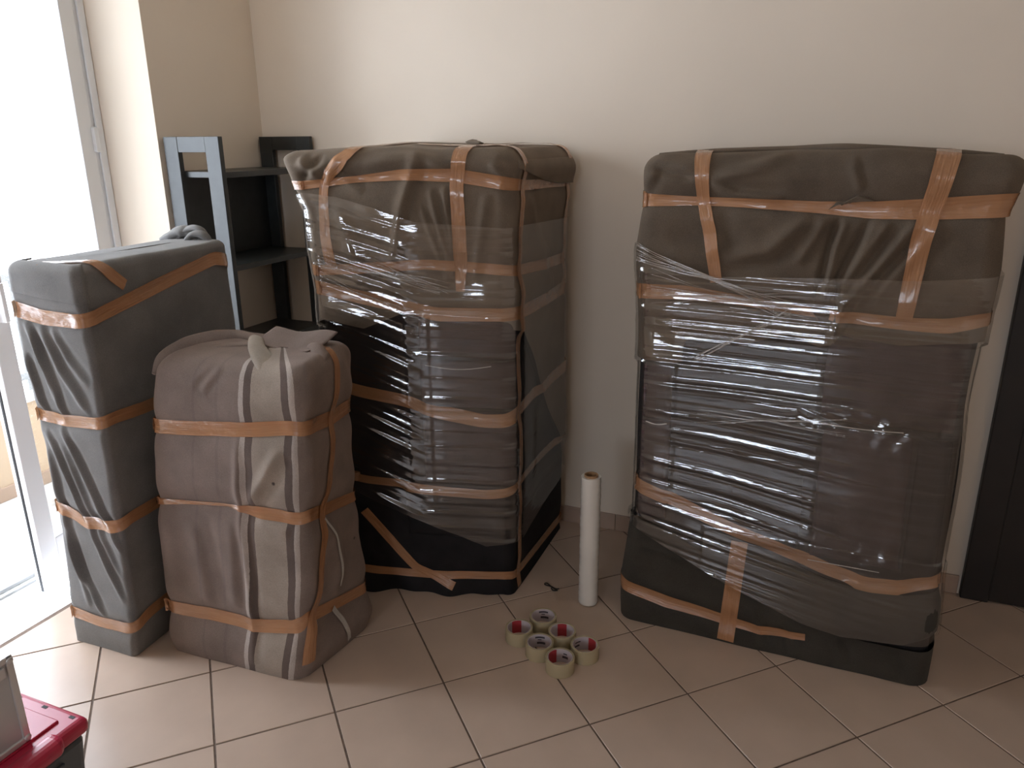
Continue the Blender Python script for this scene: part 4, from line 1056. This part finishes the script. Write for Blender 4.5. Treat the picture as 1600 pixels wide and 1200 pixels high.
STp = dict(
 S1=[(-0.600,0.040,0.791,'F',0.045),(-0.449,0.046,0.802,'F',0.044),(-0.245,0.054,0.824,'F',0.043),(-0.105,0.059,0.846,'F',0.042),(-0.075,0.110,0.838,'R',0.042),(-0.112,0.254,0.812,'R',0.045),(-0.144,0.405,0.806,'R',0.047)],
 S2=[(-0.640,0.039,0.537,'F',0.023),(-0.514,0.044,0.556,'F',0.013),(-0.359,0.050,0.572,'F',0.009),(-0.257,0.053,0.567,'F',0.037),(-0.137,0.058,0.568,'F',0.040),(-0.088,0.090,0.573,'R',0.040),(-0.104,0.207,0.538,'R',0.038),(-0.135,0.392,0.491,'R',0.033)],
 S3=[(-0.675,0.037,0.163,'F',0.045),(-0.492,0.045,0.170,'F',0.046),(-0.310,0.051,0.168,'F',0.047),(-0.170,0.057,0.195,'F',0.046),(-0.122,0.09,0.228,'R',0.042),(-0.125,0.171,0.205,'R',0.040),(-0.143,0.389,0.152,'R',0.039)])
sn1, sn2 = Noise3(33, 7), Noise3(34, 20)
def small_blanket(P, Nn, SS):
    X, Y, Z = P[..., 0], P[..., 1], P[..., 2]
    a = wF(Nn, SB); b = wR(Nn, SB); d_ = sn1(P) * .006 + sn2(P) * .0015
    F_ = 0
    for pts, w, amp in (([(-0.150, 0.78), (-0.230, .66), (-0.288, 0.586)], .018, .010), ([(-0.506, 0.50), (-0.487, 0.199)], .022, .005), ([(-.36, .52), (-.385, .21)], .018, .005), ([(-0.262, 0.545), (-0.15, 0.52)], .02, .006),
                        ([(-0.29, 0.80), (-0.317, 0.60), (-0.322, 0.40), (-.335, .03)], .014, .008), ([(-.33, 1.0), (-.40, .92)], .012, .004), ([(-.37, 1.0), (-.44, .93)], .012, .003), ([(-.44, .53), (-.42, .22)], .02, -.004), ([(-.60, .50), (-.60, .22)], .03, .005)):
        F_ = F_ + fold(X, Z, pts, w, amp)
    G_ = 0
    for k in ('S1', 'S2', 'S3'):
        F_ = F_ + pinch(X, Z, xz(STp[k], 'F'), .035, .009); G_ = G_ + pinch(Y, Z, xz(STp[k], 'R'), .035, .012)
    G_ = G_ + fold(Y, Z, [(.18, .50), (.26, .34), (.20, .24)], .03, .012) + fold(Y, Z, [(.30, .98), (.40, .80)], .03, .008)
    lw = np.clip((-(Nn * SB.nR).sum(-1)), 0, 1) ** 2
    for k in ('S1', 'S2', 'S3'): d_ = d_ - lw * .008 * np.exp(-((Z - STp[k][0][2]) / .035) ** 2)
    # slack hem
    d_ = d_ + .010 * np.exp(-((Z - .05) / .05) ** 2)
    return d_ + a * F_ + b * G_
SB.sheet('blanket', 'wool_striped', sml, small_blanket, rows=170, uv=True)
for k in ('S1', 'S2', 'S3'):
    t_ = STp[k]; SB.tape(sml, t_ + around(SB, t_[-1], t_[0])[1:] + [t_[0]])
SB.tape(sml, [(-.30, .30, 1.03, 'T', .026), (-.18, .285, 1.03, 'T', .026), (-0.122, 0.275, 0.985, (.75, 0, .65), 0.027), (-0.109, 0.240, 0.813, 'R', 0.036), (-0.096, 0.170, 0.553, 'R', 0.036), (-0.105, 0.125, 0.307, 'R', 0.036), (-0.130, 0.095, 0.060, 'R', 0.036)], off=.0045)
SB.tape(sml, [(-.10, .18, .52, 'R', .009), (-.11, .225, .42, 'R', .010), (-.12, .245, .33, 'R', .011), (-.12, .225, .26, 'R', .010)], name='blanket_edge', mat='wool_white', off=.003)
SB.tape(sml, [(-.12, .215, .185, 'R', .018), (-.13, .25, .11, 'R', .018), (-.14, .27, .03, 'R', .018)], name='blanket_edge', mat='wool_white', off=.003)
# rolled far edge, gathered pale twist and stiff flap on the top
tube('blanket_roll', [(-.575, .055, .950), (-.578, .10, .985), (-.565, .18, 1.002), (-.525, .26, 1.008), (-.47, .295, 1.010), (-.42, .290, 1.014), (-.37, .265, 1.016)], [.006, .020, .030, .034, .028, .020, .010], 'wool_taupe', sml, 70, 14, (1.05, .85), .05, 12)
tube('blanket_roll', [(-.47, .16, 1.008), (-.42, .20, 1.012), (-.37, .23, 1.016), (-.34, .235, 1.016)], [.006, .012, .014, .008], 'wool_taupe', sml, 40, 10, (1.6, .6), .05, 13)
tube('blanket_twist', [(-.400, .285, 1.022), (-.36, .245, 1.030), (-.31, .19, 1.022), (-.255, .15, 1.003), (-.215, .125, .980), (-.195, .125, .945)], [.006, .016, .022, .030, .036, .020], 'wool_beige', sml, 70, 16, (1.2, .55), .06, 14, twist=.5)
def top_flap():
    n, m = 30, 18
    u = np.linspace(0, 1, n)[None]; v = np.linspace(0, 1, m)[:, None]
    X = -.36 + .20 * u + .015 * v; Y = .225 + .10 * v + .03 * u * v
    Zz = 1.010 + .034 * v * (1 - .12 * u) - .012 * np.clip(u - .72, 0, 1) / .28 * np.sin(v * 3.1) + .006 * np.sin(u * 7 + v * 2)
    P = np.stack([X + 0 * v, Y + 0 * u, Zz], -1)
    o = mk('blanket_flap', P.reshape(-1, 3), grid_faces(m, n), 'wool_taupe', sml, smooth=True)
    md = o.modifiers.new('thickness', 'SOLIDIFY'); md.thickness = .004; md.offset = 0
top_flap()
tube('blanket_roll', [(-.20, .30, 1.012), (-.165, .27, 1.014), (-.13, .24, 1.002), (-.11, .20, .98)], [.010, .020, .020, .010], 'wool_taupe', sml, 30, 10, (1.3, .7), .05, 16)

# ================================================================== small things on the floor
cr = thing('stretch_film_roll', 'upright roll of clear stretch film on a brown cardboard core, standing on the floor', 'film roll', (.514, .812, 0))
lathe('core', [(.0235, .0), (.0235, .5), (.0195, .5), (.0195, .0)], 'cardboard', .514, .812, cr, 32, smooth=True)
rp = [(.0238, .004), (.0335, .004)]
for k in range(60):
    z = .006 + .484 * k / 59; rp.append((.0345 + .0006 * math.sin(k * 1.9) + .0005 * math.sin(k * .53), z))
rp += [(.0335, .493), (.0238, .493)]
lathe('film_winding', rp, 'roll_film', .514, .812, cr, 40, smooth=True)
ROLLS = [((.418, .609), 205, 'print', 'clear packing tape roll farthest back in the cluster on the floor'),
         ((.367, .519), 175, 'red', 'leftmost clear packing tape roll in the cluster on the floor'),
         ((.505, .555), 85, 'redmid', 'clear packing tape roll with a red label between the farthest and the rightmost rolls'),
         ((.457, .472), 95, 'print', 'clear packing tape roll with a printed white label in the middle of the cluster'),
         ((.596, .514), 40, 'red', 'rightmost clear packing tape roll in the cluster on the floor'),
         ((.543, .425), 150, 'redleft', 'clear packing tape roll nearest the camera in the cluster on the floor')]
VIEW = math.atan2(1.506 + .5, .5 - 1.2)            # bearing from the camera to the rolls
for i, ((x, y), ang, kind, lab) in enumerate(ROLLS):
    r = thing('packing_tape_roll', lab, 'tape roll', (x, y, 0), 'clear packing tape rolls on the floor')
    w = .048
    lathe('tape_winding', [(.0397, .0005), (.0455, .0005), (.0458, .002), (.0458, w - .002), (.0455, w), (.0397, w)], 'clear_tape', x, y, r, 44, smooth=True)
    co = lathe('core', [(.0375, .001), (.0395, .001), (.0395, w - .001), (.0375, w - .001)], 'label_white', x, y, r, 44, smooth=True)
    far = VIEW                                      # printed strip inside the core
    segs = {'red': [(-.15, .75)], 'redmid': [(-.42, .42)], 'redleft': [(.30, 1.25)], 'print': []}[kind]
    if i == 4: segs = [(-1.25, -.35)]
    for a, b in segs:
        lathe('red_label', [(.0374, .001), (.0368, .001), (.0368, w - .001), (.0374, w - .001)], 'label_red', x, y, co, 14, a0=far + a, a1=far + b, closed=False)
    inks = {'print': [(-.45, .42, .034, .040), (-.15, .18, .026, .029), (-.50, .25, .012, .020)], 'red': [], 'redmid': [], 'redleft': [(-.75, -.2, .016, .024), (-.65, -.3, .030, .034)]}[kind]
    if i == 4: inks = [(.35, .95, .030, .034), (.45, 1.0, .016, .022)]
    for a, b, z0, z1 in inks:
        lathe('label_print', [(.0374, z0), (.0369, z0), (.0369, z1), (.0374, z1)], 'ink', x, y, co, 8, a0=far + a, a1=far + b, closed=False)
# small loop of dark wire
wp = [(.386, .838, .003), (.372, .846, .003), (.352, .858, .003), (.338, .868, .003), (.330, .866, .003), (.331, .858, .003), (.341, .855, .003), (.360, .852, .004), (.380, .846, .003), (.391, .850, .003)]
tag(tube('wire_loop', wp, [.0022] * 3, 'black_wire', None, 60, 6, origin=(.36, .852, 0)), 'small bent black wire loop lying on the tiles by the film roll', 'wire')
wl = bpy.data.objects['wire_loop']
tube('wire_tail', [(.362, .850, .003), (.366, .838, .003), (.376, .832, .003), (.390, .838, .003)], [.002] * 3, 'black_wire', wl, 20, 6)

# toolbox with the aluminium case lying on its lid, bottom left
tb = thing('toolbox', 'dark grey plastic toolbox with a red lid in the bottom left corner', 'toolbox', (-.62, -.66, 0))
X1, Y1, HZ = -.368, -.470, .25
bm = bmesh.new(); bbox(bm, -.86, X1 - .012, -.86, Y1 - .012, .0, .203, .02, 3)
for v in bm.verts:
    if v.co.z < .05: v.co.x += (-.61 - v.co.x) * .06; v.co.y += (-.66 - v.co.y) * .06
bm_obj('body', bm, 'grey_plastic', tb)
for y in (-.56, -.66, -.76): box('rib', X1 - .016, X1 - .006, y - .012, y + .012, .03, .165, 'grey_plastic', tb, .003)
lid = None
bm = bmesh.new(); bbox(bm, -.87, X1, -.87, Y1, .200, HZ - .006, .018, 4); lid = bm_obj('lid', bm, 'red_plastic', tb)
box('lid_panel', -.83, X1 - .05, -.83, Y1 - .045, HZ - .008, HZ, 'red_plastic', lid, .003)
for x in (X1 - .035, X1 - .13, X1 - .225):
    box('lid_slot', x - .008, x + .008, Y1 - .026, Y1 - .018, HZ - .0075, HZ - .0052, 'gasket', lid)
hb = bmesh.new(); bbox(hb, X1 - .03, X1 + .026, -.86, -.545, .205, HZ + .004, .022, 4)
for v in hb.verts:
    if v.co.y > -.58: v.co.x -= .012 * (v.co.y + .58) / .035
bm_obj('handle', hb, 'red_plastic', tb)
ac = thing('aluminium_case', 'silver aluminium tool case standing on the red toolbox lid', 'case', (-.47, -.72, HZ))
box('body', -.515, -.424, -.875, -.590, HZ + .003, .482, 'case_panel', ac, .002)
for z0, z1 in ((HZ + .001, HZ + .016), (.470, .486)):
    box('edge_trim', -.519, -.419, -.880, -.585, z0, z1, 'case_edge', ac, .003)
for y0, y1 in ((-.600, -.583),): box('edge_trim', -.519, -.419, y0, y1, HZ + .001, .486, 'case_edge', ac, .003)
for z in (HZ + .012, .474): 
    bm = bmesh.new(); bmesh.ops.create_uvsphere(bm, u_segments=14, v_segments=8, radius=.0085)
    bmesh.ops.scale(bm, verts=bm.verts, vec=(.5, 1, 1)); bmesh.ops.translate(bm, verts=bm.verts, vec=(-.4195, -.591, z)); bm_obj('corner_cap', bm, 'case_edge', ac, True)
box('hinge', -.422, -.4165, -.640, -.606, .440, .466, 'case_edge', ac, .002)
box('latch', -.53, -.515, -.70, -.66, .42, .48, 'case_edge', ac, .003)
